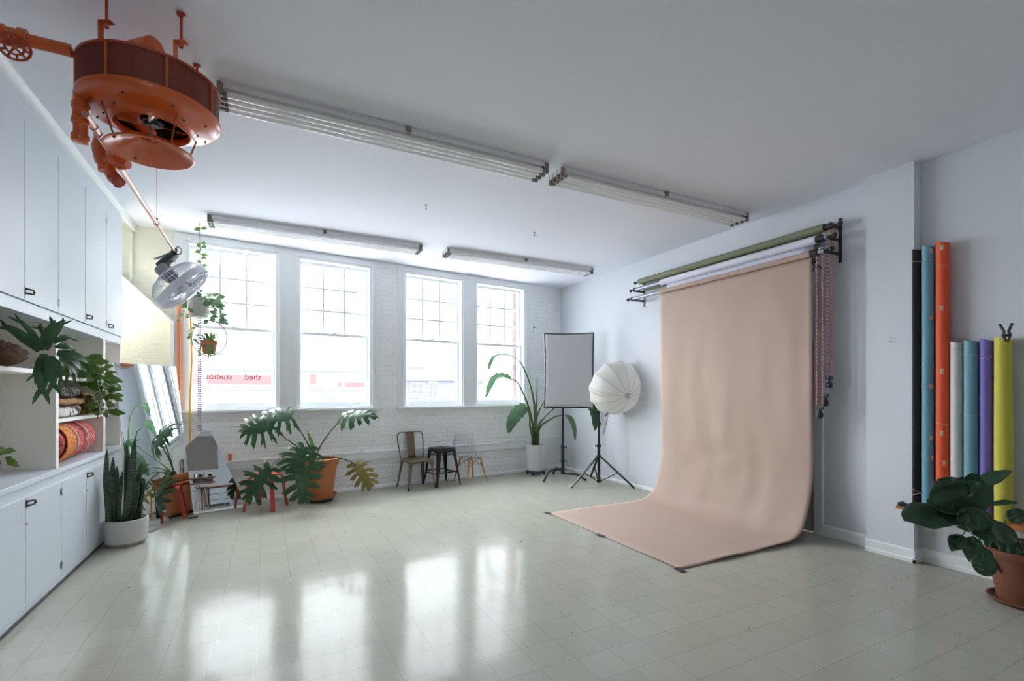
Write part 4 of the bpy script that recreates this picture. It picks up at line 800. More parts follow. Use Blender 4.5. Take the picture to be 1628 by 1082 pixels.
# ================================================================== bird of paradise
BC = V((4.36, 7.62, 0))
t = thing('bird_of_paradise_plant', 'tall plant with paddle leaves in a white pot in the far corner', 'potted plant', tuple(BC))
b = MB(); b.box(BC.x - .13, BC.x + .13, BC.y - .13, BC.y + .13, .04, .06); cdy = b.build('plant_caddy', M['dark'], t, smooth=0)
for sx in (-1, 1):
    for sy in (-1, 1):
        b = MB(); q = BC + V((sx * .11, sy * .11, .026)); b.cyl(q - V((.012, 0, 0)), q + V((.012, 0, 0)), .026, seg=14); b.build('castor', M['blackpl'], cdy)
pot(t, BC, .178, .145, .48, M['whitepot'], 0, .02, .012, .062, rnd=.03)
ZB = 8.55
def bstem(pts, zc, r=.017):
    P = [BC + V((0, 0, .5))] + [at(u, v, zc) for u, v in pts]; out = []
    for i in range(len(P) - 1):
        for k in range(5): 
            tt = k / 5; p0 = P[max(0, i - 1)]; p1 = P[i]; p2 = P[i + 1]; p3 = P[min(len(P) - 1, i + 2)]
            out.append(.5 * ((2 * p1) + (p2 - p0) * tt + (2 * p0 - 5 * p1 + 4 * p2 - p3) * tt * tt + (3 * p1 - p0 - 3 * p2 + p3) * tt ** 3))
    out.append(P[-1]); n_ = len(out)
    return out, [r * (1.5 - 1.15 * k / n_) for k in range(n_)]
def arcleaf(mb, pts, zc, width, nrm):
    P = [at(u, v, zc + dz) for (u, v, dz) in pts]; n_ = 14; ctr = []
    for k in range(n_ + 1):
        x = k / n_ * (len(P) - 1); i = min(int(x), len(P) - 2); tt = x - i; p0 = P[max(0, i - 1)]; p1 = P[i]; p2 = P[i + 1]; p3 = P[min(len(P) - 1, i + 2)]
        ctr.append(.5 * ((2 * p1) + (p2 - p0) * tt + (2 * p0 - 5 * p1 + 4 * p2 - p3) * tt * tt + (3 * p1 - p0 - 3 * p2 + p3) * tt ** 3))
    def f(a, c_):
        k = min(n_, int(round(a * n_))); p = ctr[k]; d = (ctr[min(n_, k + 1)] - ctr[max(0, k - 1)]).normalized(); nn = V(nrm); nn = (nn - d * nn.dot(d)).normalized(); s_ = d.cross(nn)
        x = (c_ - .5) * 2; hw = width / 2 * (math.sin(PI * min(.995, .04 + .95 * a ** .85)) ** .7)
        return p + s_ * (hw * x) + nn * (hw * (abs(x) * .35)) + s_ * (.012 * math.sin(a * 40) * abs(x))
    mb.grid(f, n_, 6)
BOPS = [([(845, 665), (836, 635), (823, 608), (812, 603)], [(813, 603, 0), (800, 598, 0), (784, 604, -.05), (772, 632, -.1)], .15, V((-.1, -.6, .8))),
        ([(850, 650), (842, 610), (830, 580), (823, 572)], [(823, 572, 0), (806, 565, 0), (786, 568, -.05), (776, 588, -.1)], .12, V((.1, -.3, 1))),
        ([(843, 680), (842, 662), (838, 648)], [(838, 646, 0), (828, 652, -.05), (815, 668, -.08), (808, 688, -.1)], .23, V((-.5, -1, .3))),
        ([(858, 680), (872, 668), (886, 661), (898, 660)], [(898, 660, 0), (905, 666, -.05), (911, 680, -.08), (914, 700, -.1)], .17, V((.3, -.8, .6))),
        ([(852, 670), (858, 650), (866, 634), (880, 600)], [(880, 600, .1), (892, 580, .1), (905, 575, .1), (918, 590, .1)], .26, V((0, -.4, 1))),
        ([(855, 680), (866, 662), (882, 648), (905, 638), (932, 634)], [(932, 634, -.08), (940, 642, -.12), (945, 658, -.14), (946, 684, -.15)], .18, V((-.4, -1, .3))),
        ([(851, 676), (848, 640), (850, 622)], [(866, 648, .25), (876, 640, .3), (884, 640, .3), (890, 650, .3)], .2, V((0, -.5, 1)))]
for i, (st, lv, wd, nr) in enumerate(BOPS[:6]):
    b = MB(); arcleaf(b, lv, ZB, wd, nr); lf = b.build('leaf', M['leaf_bop'] if i != 5 else M['leaf'], t, smooth=80)
    b = MB(); b.tube(*bstem(st, ZB), seg=8); b.build('leaf_stalk', M['stem'], lf)
b = MB(); pts, rs = bstem([(852, 675), (853, 640), (854, 598)], ZB, .012); b.tube(pts, [r_ * (1.3 if k > 8 else 1) for k, r_ in enumerate(rs)], 8); b.build('spear_leaf', M['leaf_bop'], t)
for k, (u, v) in enumerate(((846, 688), (851, 684), (856, 686))):
    b = MB(); P0 = BC + V(((k - 1) * .03, 0, .48)); P1 = at(u, v, ZB); b.tube([P0, P1], [.042, .022], 10); b.build('stem_sheath', M['stem'], t)
# ================================================================== grey panel on a stand
SC = V((4.56, 7.02, 0))
t = thing('panel_stand', 'black studio stand with turtle legs under the grey cloth panel', 'light stand', tuple(SC))
b = MB(); b.cyl(SC + UP * .09, SC + UP * .55, .024, seg=14); b.cyl(SC + UP * .55, SC + UP * 1.9, .019, seg=14); b.cyl(SC + UP * .08, SC + UP * .17, .034, seg=14); b.build('pole', M['black'], t)
for (z, sgn) in ((.30, 1), (.54, 1)):
    b = MB(); b.cyl(SC + UP * (z - .025), SC + UP * (z + .025), .031, seg=14); b.cyl(SC + UP * z, SC + UP * z + rt_ * .06, .006, seg=8); b.bar(SC + UP * z + rt_ * .058 - UP * .02, SC + UP * z + rt_ * .058 + UP * .02, .012, .008); b.build('locking_collar', M['black'], t)
for (x, y, z) in ((4.10, 6.90, .17), (4.80, 6.68, .09), (4.66, 7.50, .13)):
    d = V((x, y, 0)) - SC; b = MB(); b.tube([SC + UP * z, SC + d * .60 + UP * z, SC + d * .70 + UP * (z - .008), SC + d * .76 + UP * (z - .03), SC + d * .98 + UP * .016], .0165, 10); lg = b.build('leg', M['black'], t); b = MB(); b.cyl(SC + d * .965 + UP * .03, SC + d * 1.0 + UP * .001, .02, seg=10); b.build('rubber_foot', M['blackpl'], lg)
t = thing('grey_panel', 'tall grey cloth panel with black edges held upright on the black stand', 'reflector panel', tuple(SC + UP * 1.24))
pc = at(904.5, 589, 8.22); pn = (CAMV - pc); pn.z = 0; pn.normalize(); ps = V((-pn.y, pn.x, 0)); PWd, PHt = .415, .635
b = MB()
def clothf(u, v):
    x = (u - .5) * 2; y = (v - .5) * 2; pin = .016 * (x * x * (1 - abs(y)) ) ; pin2 = .012
    xx = x * (PWd - .012 - pin2 * (1 - y * y)); yy = y * (PHt - .01 - pin2 * (1 - x * x))
    return pc + ps * xx + UP * yy + pn * (.012 + .006 * noise.noise(V((x * 2 + y, y * 2.5, 0))) + .008 * (1 - x * x) * (1 - y * y))
b.grid(clothf, 16, 20); b.build('cloth', M['panelcloth'], t, solid=.003)
for (p, q) in (((-1, -1), (1, -1)), ((1, -1), (1, 1)), ((1, 1), (-1, 1)), ((-1, 1), (-1, -1))):
    b = MB(); mid_ = ((p[0] + q[0]) / 2, (p[1] + q[1]) / 2); P_a = pc + ps * p[0] * PWd + UP * p[1] * PHt; P_b = pc + ps * q[0] * PWd + UP * q[1] * PHt; P_m = (P_a + P_b) / 2 - (ps * mid_[0] + UP * mid_[1]) * .014
    b.tube(bez(P_a, P_m * 2 - (P_a + P_b) / 2, P_b, 8), .013, 8); b.build('black_edge', M['black'], t)
b = MB(); b.prism([pc - ps * (PWd - .01) - UP * (PHt - .01) - pn * .004, pc + ps * (PWd - .01) - UP * (PHt - .01) - pn * .004, pc + ps * (PWd - .03) + UP * (PHt - .01) - pn * .004, pc - ps * (PWd - .03) + UP * (PHt - .01) - pn * .004], -pn * .02); b.build('back_cover', M['black'], t, smooth=0)
b = MB(); b.bar(SC + UP * 1.85 + pn * .0, V((SC.x, SC.y, 1.85)) + pn * .03, .05, .05, bev=.004); b.build('mount', M['black'], t)
# ================================================================== umbrella on a stand
US = V((4.81, 6.34, 0))
t = thing('umbrella_stand', 'black tripod light stand with spread legs under the white umbrella', 'light stand', tuple(US))
b = MB(); b.cyl(US + UP * .04, US + UP * .62, .024, seg=14); b.cyl(US + UP * .62, US + UP * 1.17, .019, seg=14); b.build('pole', M['black'], t)
for z in (.45, .05, .62, .98):
    b = MB(); b.cyl(US + UP * (z - .022), US + UP * (z + .022), .035, seg=14)
    if z > .5: b.cyl(US + UP * z, US + UP * z - rt_ * .05, .006, seg=8); b.cyl(US + UP * z - rt_ * .048, US + UP * z - rt_ * .06, .013, seg=10)
    b.build('collar', M['black'], t)
for (x, y) in ((4.215, 6.25), (5.06, 5.78), (5.125, 6.98)):
    d = V((x, y, 0)) - US; b = MB(); b.bar(US + d * .05 + UP * .45, US + d + UP * .014, .03, .02); lg = b.build('leg', M['black'], t)
    b = MB(); b.bar(US + d * .05 + UP * .05, US + d * .55 + UP * .215, .022, .013); b.build('brace', M['black'], lg)
    b = MB(); b.cyl(US + d * .97 + UP * .025, US + d * 1.0 + UP * .001, .013, seg=8); b.build('rubber_foot', M['blackpl'], lg)
t = thing('photo_umbrella', 'white shoot-through photo umbrella tilted on the black tripod stand', 'umbrella', tuple(US + UP * 1.4))
hubp = at(998, 629, 7.33); oc = at(977, 615, 7.72)
ua = (hubp - oc); UD = ua.length; ua.normalize(); u1 = ua.cross(UP).normalized(); u2 = ua.cross(u1); UR = .455; NR = 12
def ump(u, a):
    r = UR * math.sin(u * PI / 2 * .93) / math.sin(PI / 2 * .93); k = (a / (2 * PI / NR)) % 1; sc_l = 1 - .06 * u * (math.sin(PI * k)) ; d_ = UD * (math.cos(u * PI / 2))
    return oc + (u1 * math.cos(a) + u2 * math.sin(a)) * r * sc_l + ua * (d_ - .0 * u)
b = MB(); b.grid(lambda u, v: ump(.04 + .96 * u, v * 2 * PI + .2), 14, NR * 6); b.build('canopy', M['umb'], t, solid=.0012)
M['rib'] = mat('pale_grey_rib', (192, 187, 180), 0.5)
for k in range(NR):
    a = 2 * PI * k / NR + .0; a = 2 * PI * k / NR
    b = MB(); b.tube([ump(.04 + .96 * j / 10, a) + ua * .002 for j in range(11)], .0032, 5); b.build('rib', M['rib'], t)
b = MB(); b.lathe([(0, .012), (.012, .012), (.014, .004), (.042, .003), (.044, -.004), (0, -.006)], hubp, ua, 20); b.build('hub_cap', M['rib'], t)
b = MB(); b.cyl(hubp, oc - ua * .22, .005, seg=8); b.build('shaft', M['steel'], t)
t = thing('strobe_head', 'dark flash head on the stand top half hidden behind the umbrella', 'flash head', tuple(US + UP * 1.17))
hd = V((US.x, US.y, 1.26)); b = MB(); b.bar(US + UP * 1.15, US + UP * 1.24, .04, .04, fw_, bev=.004); b.build('swivel', M['blackpl'], t)
b = MB(); b.cyl(US + UP * 1.16 - rt_ * .01, US + UP * 1.16 - rt_ * .07, .007, seg=8); b.cyl(US + UP * 1.16 - rt_ * .06, US + UP * 1.16 - rt_ * .075, .016, seg=10); b.build('knob', M['blackpl'], t)
bd = (V((oc.x, oc.y, 1.40)) - hd).normalized(); b = MB(); b.bar(US + UP * 1.24, US + UP * 1.36 , .06, .09, fw_, bev=.01); b.build('body', M['dark'], t)
b = MB(); b.tube([US + UP * 1.2 + rt_ * .02, at(967, 652, 7.85), at(966, 663, 7.85), at(962, 680, 7.85), at(959, 690, 7.85)], .005, 6); b.bar(at(962, 662, 7.84), at(967, 655, 7.84), .014, .014); b.build('cable', M['blackpl'], t)
# ================================================================== the three seats by the window wall
def quadbar(b, p0, p1, w0, w1, d0, d1, sx, sy):
    p0, p1 = V(p0), V(p1); A = [b.bm.verts.new(p0 + V(sx) * i * w0 + V(sy) * j * d0) for i, j in ((-1, -1), (1, -1), (1, 1), (-1, 1))]; B = [b.bm.verts.new(p1 + V(sx) * i * w1 + V(sy) * j * d1) for i, j in ((-1, -1), (1, -1), (1, 1), (-1, 1))]
    b._f(A); b._f(B[::-1])
    for k in range(4): b._f((A[k], A[(k + 1) % 4], B[(k + 1) % 4], B[k]))
X_, Y_ = V((1, 0, 0)), V((0, 1, 0))
t = thing('metal_chair', 'bronze sheet-metal chair with a single back splat, left of the black stool', 'chair')
mc = M['bronze']
b = MB(); b.grid(lambda u, v: ((u - .5) * .37 * (1 + .04 * v), (v - .5) * .36, .448 - .012 * math.sin(PI * u) * math.sin(PI * v)), 8, 8); b.build('seat', mc, t, solid=.004)
b = MB()
for (p, q) in (((-.185, -.18), (.185, -.18)), ((.192, -.18), (.198, .18)), ((.198, .18), (-.198, .18)), ((-.198, .18), (-.192, -.18))):
    p, q = V(p + (0,)), V(q + (0,)); nrm = (q - p).normalized().cross(UP)
    b.grid(lambda u, v: p.lerp(q, u) + UP * (.447 - v * (.035 + .075 * (abs(2 * u - 1) ** 3))) + nrm * .001, 12, 2)
b.build('apron', mc, t, solid=.003)
for (sx, sy) in ((-1, -1), (1, -1), (-1, 1), (1, 1)):
    b = MB(); b.grid(lambda u, v: (V((sx * (.187 + .04 * u), sy * (.172 + (.03 if sy < 0 else .075) * u), .42 * (1 - u) + .004)) + (V((-sx * (1 - v * 2) * .045 * (1 - u * .6), 0, 0)) if v < .5 else V((0, -sy * (v * 2 - 1) * .045 * (1 - u * .6), 0)))), 8, 4); lg = b.build('leg', mc if not (sy > 0) else M['bronze'], t, solid=.004)
    b = MB(); p = V((sx * .227, sy * (.202 if sy < 0 else .247), 0)); b.cyl(p + UP * .05 - V((sx * .005, sy * .008, 0)), p - V((sx * .004, sy * .004, 0)), .014, .012, seg=8); b.build('foot_cap', M['blackpl'], lg)
b = MB(); bk = [V((-.19, .17, .43)), V((-.205, .20, .60)), V((-.215, .235, .72))] + [V((-.155 - .06 * math.cos(a), .245 + .008 * math.sin(a), .79 + .06 * math.sin(a))) for a in [PI / 2 * k / 6 for k in range(7)]] + [V((.155 + .06 * math.sin(a), .245 + .008 * math.cos(a), .79 + .06 * math.cos(a))) for a in [PI / 2 * k / 6 for k in range(7)]] + [V((.215, .235, .72)), V((.205, .20, .60)), V((.19, .17, .43))]
b.tube(bk, .009, 8); b.build('back_hoop', mc, t)
b = MB(); b.grid(lambda u, v: ((u - .5) * (.12 + .02 * v), .178 + .078 * v ** .8 - .01 * math.sin(PI * u) * 0, .45 + .40 * v), 4, 8); b.build('back_splat', mc, t, solid=.004)
t.location = (2.10, 7.40, 0); t.rotation_euler.z = math.radians(9)
t = thing('metal_stool', 'black sheet-metal stool between the bronze chair and the clear chair', 'stool')
b = MB(); b.obox(V((0, 0, .594)), X_, Y_, UP, .155, .155, .007, .004); b.build('seat', M['black'], t, smooth=30)
b = MB(); b.prism([V((x, y, .6015)) for x, y in ((-.045, -.012), (.045, -.012), (.05, 0), (.045, .012), (-.045, .012), (-.05, 0))], UP * .0012); b.build('hand_slot', M['dark'], t, smooth=0)
b = MB()
for k in range(4):
    d = Matrix.Rotation(PI / 2 * k, 3, 'Z'); b.grid(lambda u, v: d @ V(((u - .5) * (.31 + .02 * v), -.155 - .012 * v, .592 - .075 * v * (.75 + .25 * abs(2 * u - 1) ** 2))), 8, 2)
b.build('apron', M['black'], t, solid=.003)
for (sx, sy) in ((-1, -1), (1, -1), (-1, 1), (1, 1)):
    b = MB(); b.grid(lambda u, v: (V((sx * (.157 + .062 * u), sy * (.157 + .062 * u), .56 * (1 - u) + .004)) + (V((-sx * (1 - v * 2) * .062 * (1 - u * .72), 0, 0)) if v < .5 else V((0, -sy * (v * 2 - 1) * .062 * (1 - u * .72), 0)))), 8, 4); lg = b.build('leg', M['black'], t, solid=.004)
    b = MB(); p = V((sx * .214, sy * .214, 0)); b.cyl(p + UP * .03, p, .014, .013, seg=8); b.build('foot_cap', M['blackpl'], lg)
for k in range(4):
    d = Matrix.Rotation(PI / 2 * k, 3, 'Z'); b = MB(); z = .20 if k % 2 else .22
    b.bar(d @ V((-.19, -.19, z)), d @ V((.19, -.19, z)), .006, .02); b.bar(d @ V((-.165, -.163, .49)), d @ V((.165, -.163, .49)), .006, .012); b.build('stretcher', M['black'], t)
t.location = (2.535, 7.47, 0); t.rotation_euler.z = math.radians(12)
t = thing('clear_shell_chair', 'see-through shell chair on splayed wooden legs, right of the black stool', 'chair')
def shell(u, v):   # v: 0 front edge of seat to 1 top of back
    x = (u - .5) * 2
    if v < .5: k = v / .5; y = -.21 + .38 * k; z = .425 - .02 * math.sin(PI * k) + .025 * k * 0; wd = .225 + .01 * k
    else: k = (v - .5) / .5; y = .17 + .09 * math.sin(k * PI / 2) * .9; z = .425 + .36 * k ** 1.15; wd = .235 - .045 * k ** 2
    curl = abs(x) ** 3
    y2 = y - (curl * .10 * max(0, (v - .45)) * 1.5 if v > .45 else 0); z2 = z + curl * (.035 if v < .5 else .02) + (.0 if v > .06 else -.012 * (1 - v / .06))
    return (x * wd * (1 - .12 * max(0, v - .85) * 6 * abs(x)), y2, z2)
b = MB(); b.grid(shell, 14, 22); b.build('shell', M['clear'], t, solid=.006)
for (sx, sy) in ((-1, -1), (1, -1), (-1, 1), (1, 1)):
    b = MB(); b.cyl((sx * .115, sy * .12, .40), (sx * .20, sy * .195, .0), .0155, .0105, seg=12); lg = b.build('leg', M['woodleg'], t)
    b = MB(); b.tube([(sx * .06, sy * .07, .412), (sx * .12, sy * .125, .395)], .009, 8); b.build('mount_block', M['blackpl'], lg)
for k in range(4):
    d = Matrix.Rotation(PI / 2 * k, 3, 'Z'); 
    for s in (-1, 1): b = MB(); b.cyl(d @ V((s * .15, -.15, .26)), d @ V((-s * .10, -.11, .395)), .0035, seg=6); b.build('cross_wire', M['black'], t)
t.location = (3.03, 7.47, 0); t.rotation_euler.z = math.radians(14)
# ================================================================== snake plant
SP = V((-1.228, 5.99, 0))
t = thing('snake_plant', 'tall dark sword-leaved plant in a round white concrete pot by the cupboards', 'potted plant', tuple(SP))
pot(t, SP, .178, .172, .25, M['concrete'], 0, .02, .016, .0, rnd=.035)
rnd = random.Random(5)
SL = [(186, 740, -.07, .3), (200, 705, .0, .1), (215, 693, .06, 0), (222, 742, .10, -.1), (190, 770, -.05, .5), (205, 735, .02, .3), (180, 725, -.07, .6), (172, 745, -.07, 1.3), (226, 735, .11, .2), (212, 720, .04, .6), (195, 748, -.02, .8), (166, 778, -.08, 1.8), (170, 712, -.07, 1.5), (218, 765, .08, .7), (181, 757, -.06, .9), (208, 752, .03, 1.0), (230, 760, .12, -.3)]
for i, (u, v, dx, dz) in enumerate(SL):
    base = SP + rt_ * dx * .9 - fw_ * (dz * .08) + UP * .215; tip = at(u, v, 4.82 - dz * .14)
    L = (tip - base).length; b = MB(); tw = rnd.uniform(-.5, .5); ww_ = rnd.uniform(.024, .036)
    side0 = (rt_ * math.cos(tw) + fw_ * math.sin(tw))
    def sf(a, c_):
        x = (c_ - .5) * 2; hw = ww_ * min(1, .62 + .6 * a) * max(0, 1 - a ** 4) ** .6; ang = tw + a * .9; s_ = rt_ * math.cos(ang) + fw_ * math.sin(ang); nn = s_.cross(UP)
        p = base.lerp(tip, a) + UP * 0 + rt_ * (.02 * math.sin(PI * a) * (1 if i % 2 else -1)); return p + s_ * hw * x + nn * (.28 * hw * abs(x))
    b.grid(sf, 12, 4); b.build('leaf', M['snake'], t, smooth=80, solid=.003)
# ================================================================== the two leaning mirrors
def lean_mirror(name, lab, pts, back, thick, edge_m):
    t = thing(name, lab, 'mirror', tuple(pts[0]))
    b = MB(); b.prism([V(p) for p in pts], V(back) * thick); b.build('backing', edge_m, t, smooth=0)
    nrm = -V(back); cx = sum((V(p) for p in pts), V()) / len(pts)
    b = MB(); b.prism([V(p) + nrm * .0005 for p in pts], nrm * .003); b.build('mirror_glass', M['mirror'], t, smooth=0); return t
md = V((.55, .8352, 0)); mbk = V((-.8352, .55, 0)); BR = V((-.77, 6.855, .012)); lean = (mbk * .23 + UP * 1.785).normalized(); back1 = lean.cross(md).normalized(); back1 = back1 if back1.dot(mbk) > 0 else -back1
MH = 1.80; MWd = .80
t = lean_mirror('leaning_mirror', 'large frameless rectangular mirror leaning against the cupboard end', [BR, BR + lean * MH, BR + lean * MH - md * MWd, BR - md * MWd], back1, .016, M['housing'])
for k in (0, 1):
    b = MB(); q = BR - md * (k * MWd * .96); b.bar(q + md * .03 - UP * .006, q - md * .06 - UP * .006, .07, .011); b.build('corner_pad', M['blackpl'], t, smooth=0)
# second: house-shaped, nearly upright
q0 = V((-.80, 7.00, .012)); q1 = V((-.265, 7.14, .012)); m2 = (q1 - q0).normalized(); nb2 = V((-m2.y, m2.x, 0)); l2 = (nb2 * .10 + UP).normalized(); back2 = l2.cross(m2).normalized(); back2 = back2 if back2.dot(nb2) > 0 else -back2
def m2p(u, v):
    r = ray(u, v); o_ = V((0, 0, CAMH)); k = (q0 - o_).dot(back2) / r.dot(back2); return o_ + r * k
poly2 = [m2p(u, v) for u, v in ((305.5, 817.5), (386, 806), (381.5, 782), (349, 715), (334, 684), (322, 684), (294, 712), (294, 760))]
t = lean_mirror('cut_corner_mirror', 'smaller mirror with cut corners leaning on the brick wall behind the large one', poly2, back2, .012, M['housing'])
# ================================================================== hanging plants by the left window
def cluster(b, pts, n_, size, sd, dropz=.02, spread=.03, up=.4, shape='heart'):
    rd = random.Random(sd)
    for k in range(n_):
        x = rd.random() * (len(pts) - 1); i = min(int(x), len(pts) - 2); p = V(pts[i]).lerp(V(pts[i + 1]), x - i); a = rd.random() * 2 * PI; d = V((math.cos(a), math.sin(a), rd.uniform(-.9, .3))).normalized()
        s_ = size * rd.uniform(.65, 1.2); q = p + d * spread * rd.uniform(.2, 1); leaf(b, q, q + d * s_, s_ * .62, face(q, up) + V((rd.uniform(-.5, .5), rd.uniform(-.5, .5), rd.uniform(-.3, .3))), .08, 4, .2, shape, 2)
HZC = 5.72
hp = at(316, 488, HZC)
t = thing('hanging_hoya', 'trailing plant in a grey hanging pot with a leafy vine climbing to the ceiling', 'hanging plant', tuple(hp))
b = MB(); rp = .118; b.lathe([(0, -.12), (.085, -.12), (.098, -.10), (rp, .09), (rp, .10), (rp - .014, .10), (rp - .016, .07), (0, .07)], hp, seg=32); b.build('pot', M['greyconc'], t)
b = MB(); b.lathe([(rp - .016, .072), (.05, .085), (0, .088)], hp, seg=20); b.build('soil', M['soil'], t)
top = at(318, 353, HZC); top.z = ROOM_H - .001
b = MB(); 
b.tube([top, V((top.x, top.y, hp.z + .5)), hp + V((0, 0, .42))], .0025, 5)
for k in range(3):
    a = 2 * PI * k / 3; b.tube([hp + V((0, 0, .42)), hp + V((math.cos(a) * .112, math.sin(a) * .112, .1))], .002, 5)
b.build('hanger_wire', M['dark'], t)
vine = [hp + V((.02, 0, .12)), hp + V((.0, -.01, .4)), at(318, 440, HZC - .02), at(320, 410, HZC - .02), at(318, 375, HZC), top - UP * .03]
b = MB(); b.tube(vine, .004, 5); b.build('vine', M['bark'], t)
rd = random.Random(3); b = MB()
for (u, v, s_) in ((311, 362, -1), (327, 361, 1), (324, 384, 1), (315, 388, -1), (326, 390, 1), (312, 398, -1), (328, 403, 1), (326, 408, 1), (316, 414, -1), (327, 420, 1), (324, 424, 1), (329, 430, 1), (314, 430, -1), (325, 440, 1)):
    q = at(320, v + 1, HZC - .02); tp = at(u + s_ * 3, v + 3, HZC - .03); leaf(b, q, tp, .055, face(q, .3), .1, 4, .15, 'heart', 2)
b.build('vine_leaves', M['leaf_lt'], t, smooth=80)
b = MB(); cluster(b, [hp + V((-.05, 0, .13)), hp + V((.05, -.05, .14)), hp + V((.12, 0, .12))], 70, .08, 4, spread=.11)
cluster(b, [at(330, 470, 5.6), at(342, 482, 5.6), at(348, 500, 5.6), at(345, 512, 5.62)], 70, .07, 5, spread=.07); cluster(b, [at(336, 480, 5.58), at(334, 510, 5.58)], 14, .07, 6, spread=.05)
cluster(b, [at(300, 484, 5.6), at(295, 495, 5.6), at(290, 508, 5.6)], 7, .08, 8, spread=.03); cluster(b, [at(304, 500, 5.6), at(306, 530, 5.62), at(305, 548, 5.62)], 12, .06, 9, spread=.04)
b.build('trailing_leaves', M['leaf_hoya'], t, smooth=80)
lp = at(332.5, 551, 5.62)
t = thing('wire_ring_planter', 'small spiky plant in a terracotta pot hanging in a thin wire hoop', 'hanging plant', tuple(lp))
b = MB(); b.lathe([(0, -.085), (.062, -.085), (.078, .03), (.085, .03), (.087, .075), (.076, .075), (.074, .055), (0, .055)], lp, seg=28); b.build('pot', M['terra'], t)
b = MB(); b.lathe([(.074, .056), (0, .066)], lp, seg=16); b.build('soil', M['soil'], t)
hoopc = lp + V((0, 0, .10)); b = MB(); b.tube([hoopc + rt_ * (.205 * math.cos(2 * PI * k / 40)) + UP * (.205 * math.sin(2 * PI * k / 40)) for k in range(40)], .0055, 6, closed=True); M['hoop'] = mat('dull_wire', (150, 142, 158), 0.4, metal=0.3); b.build('wire_hoop', M['hoop'], t)
b = MB(); b.tube([lp + V((math.cos(2 * PI * k / 28) * .092, math.sin(2 * PI * k / 28) * .092, .025)) for k in range(28)], .003, 6, closed=True); b.tube([hoopc + UP * .205, V((hoopc.x, hoopc.y, hoopc.z + .30)), hp + V((.06, -.02, -.12))], .0018, 4); b.build('pot_ring', M['wire'], t)
b = MB()
for k in range(40):
    a = rd.random() * 2 * PI; d = V((math.cos(a), math.sin(a), 0)); L = rd.uniform(.12, .26); q = lp + d * .03 + UP * .07; leaf(b, q, q + d * L * .8 + UP * rd.uniform(-.02, .1), .022, UP + d * .2, .22, 6, .15, 'blade', 2)
for k in range(5):
    q = lp + V((rd.uniform(-.07, .07), -.08, .04)); leaf(b, q, q + V((rd.uniform(-.03, .05), -.02, -rd.uniform(.12, .24))), .02, face(q), .1, 5, .15, 'blade', 2)
b.build('foliage', M['leaf_lt'], t, smooth=80)
M['bd_vi'] = mat('violet_grey_bead', (116, 102, 146), 0.35)
cx_ = at(317.5, 560, 5.85)
t = thing('blind_chain', 'long thin violet grey bead chain hanging down in front of the left window', 'chain', (cx_.x, cx_.y, 1.05))
for s in (-1, 1):
    b = MB(); z0_ = at(317, 472, 5.85).z; z1_ = at(317, 688, 5.85).z; nb = int((z0_ - z1_) / .026)
    for k in range(nb): b.ball((cx_.x + s * .010, cx_.y, z0_ - k * .026), .011, 6)
    b.build('bead_strand', M['bd_vi'], t)
b = MB(); b.tube([(cx_.x, cx_.y, z0_), (cx_.x, cx_.y, ROOM_H - .001)], .002, 5); b.build('cord', M['trim'], t)
M['pole_or'] = mat('orange_painted_pole', (226, 118, 58), 0.45); M['pole_ye'] = mat('yellow_strip', (212, 168, 62), 0.5)
p0 = W(-.985, 0, -.10); b = MB(); b.cyl((p0.x, p0.y, .004), tuple(W(-.985, 2.66, -.04)), .017, seg=12); o = b.build('orange_pole', M['pole_or']); tag(o, 'slim orange pole standing upright against the wall left of the left window', 'pole')
b = MB(); b.tube([W(-.90, .004, -.16), W(-.87, .9, -.10), W(-.872, 1.4, -.085), W(-.85, 1.9, -.08), W(-.865, 2.5, -.06), W(-.87, 2.62, -.05)], .011, 8); o = b.build('yellow_rod', M['pole_ye']); tag(o, 'thin slightly bowed yellow rod beside the orange pole at the left window', 'rod')
# sensor on the right of the windows, orange pot on the ledge
t = thing('wall_sensor', 'small white two-part sensor on the wall right of the last window', 'sensor', tuple(W(4.545, 2.7, 0)))
b = MB(); wslab(b, 4.53, 4.56, 2.60, 2.66, -.02, -.0005); b.build('lower_box', M['trim'], t, smooth=0)
b = MB(); wslab(b, 4.545, 4.565, 2.70, 2.73, -.02, -.0005); b.build('upper_box', M['dark'], t, smooth=0)
p = W(-.43, .586, -.026); b = MB(); b.lathe([(0, 0), (.018, 0), (.023, .085), (.02, .085), (.016, .01), (0, .01)], p, seg=20); o = b.build('orange_cup', M['pole_or']); tag(o, 'small orange cup on the wall ledge just right of the cut-corner mirror', 'cup')
t = thing('surface_conduit', 'thin white cable conduit running along the brick wall above the ledge into the corner', 'conduit', tuple(W(4.2, .6, 0)))
b = MB(); b.tube([W(3.95, .60, -.018), W(5.16, .60, -.018)], .010, 8); b.build('run', M['trim'], t)
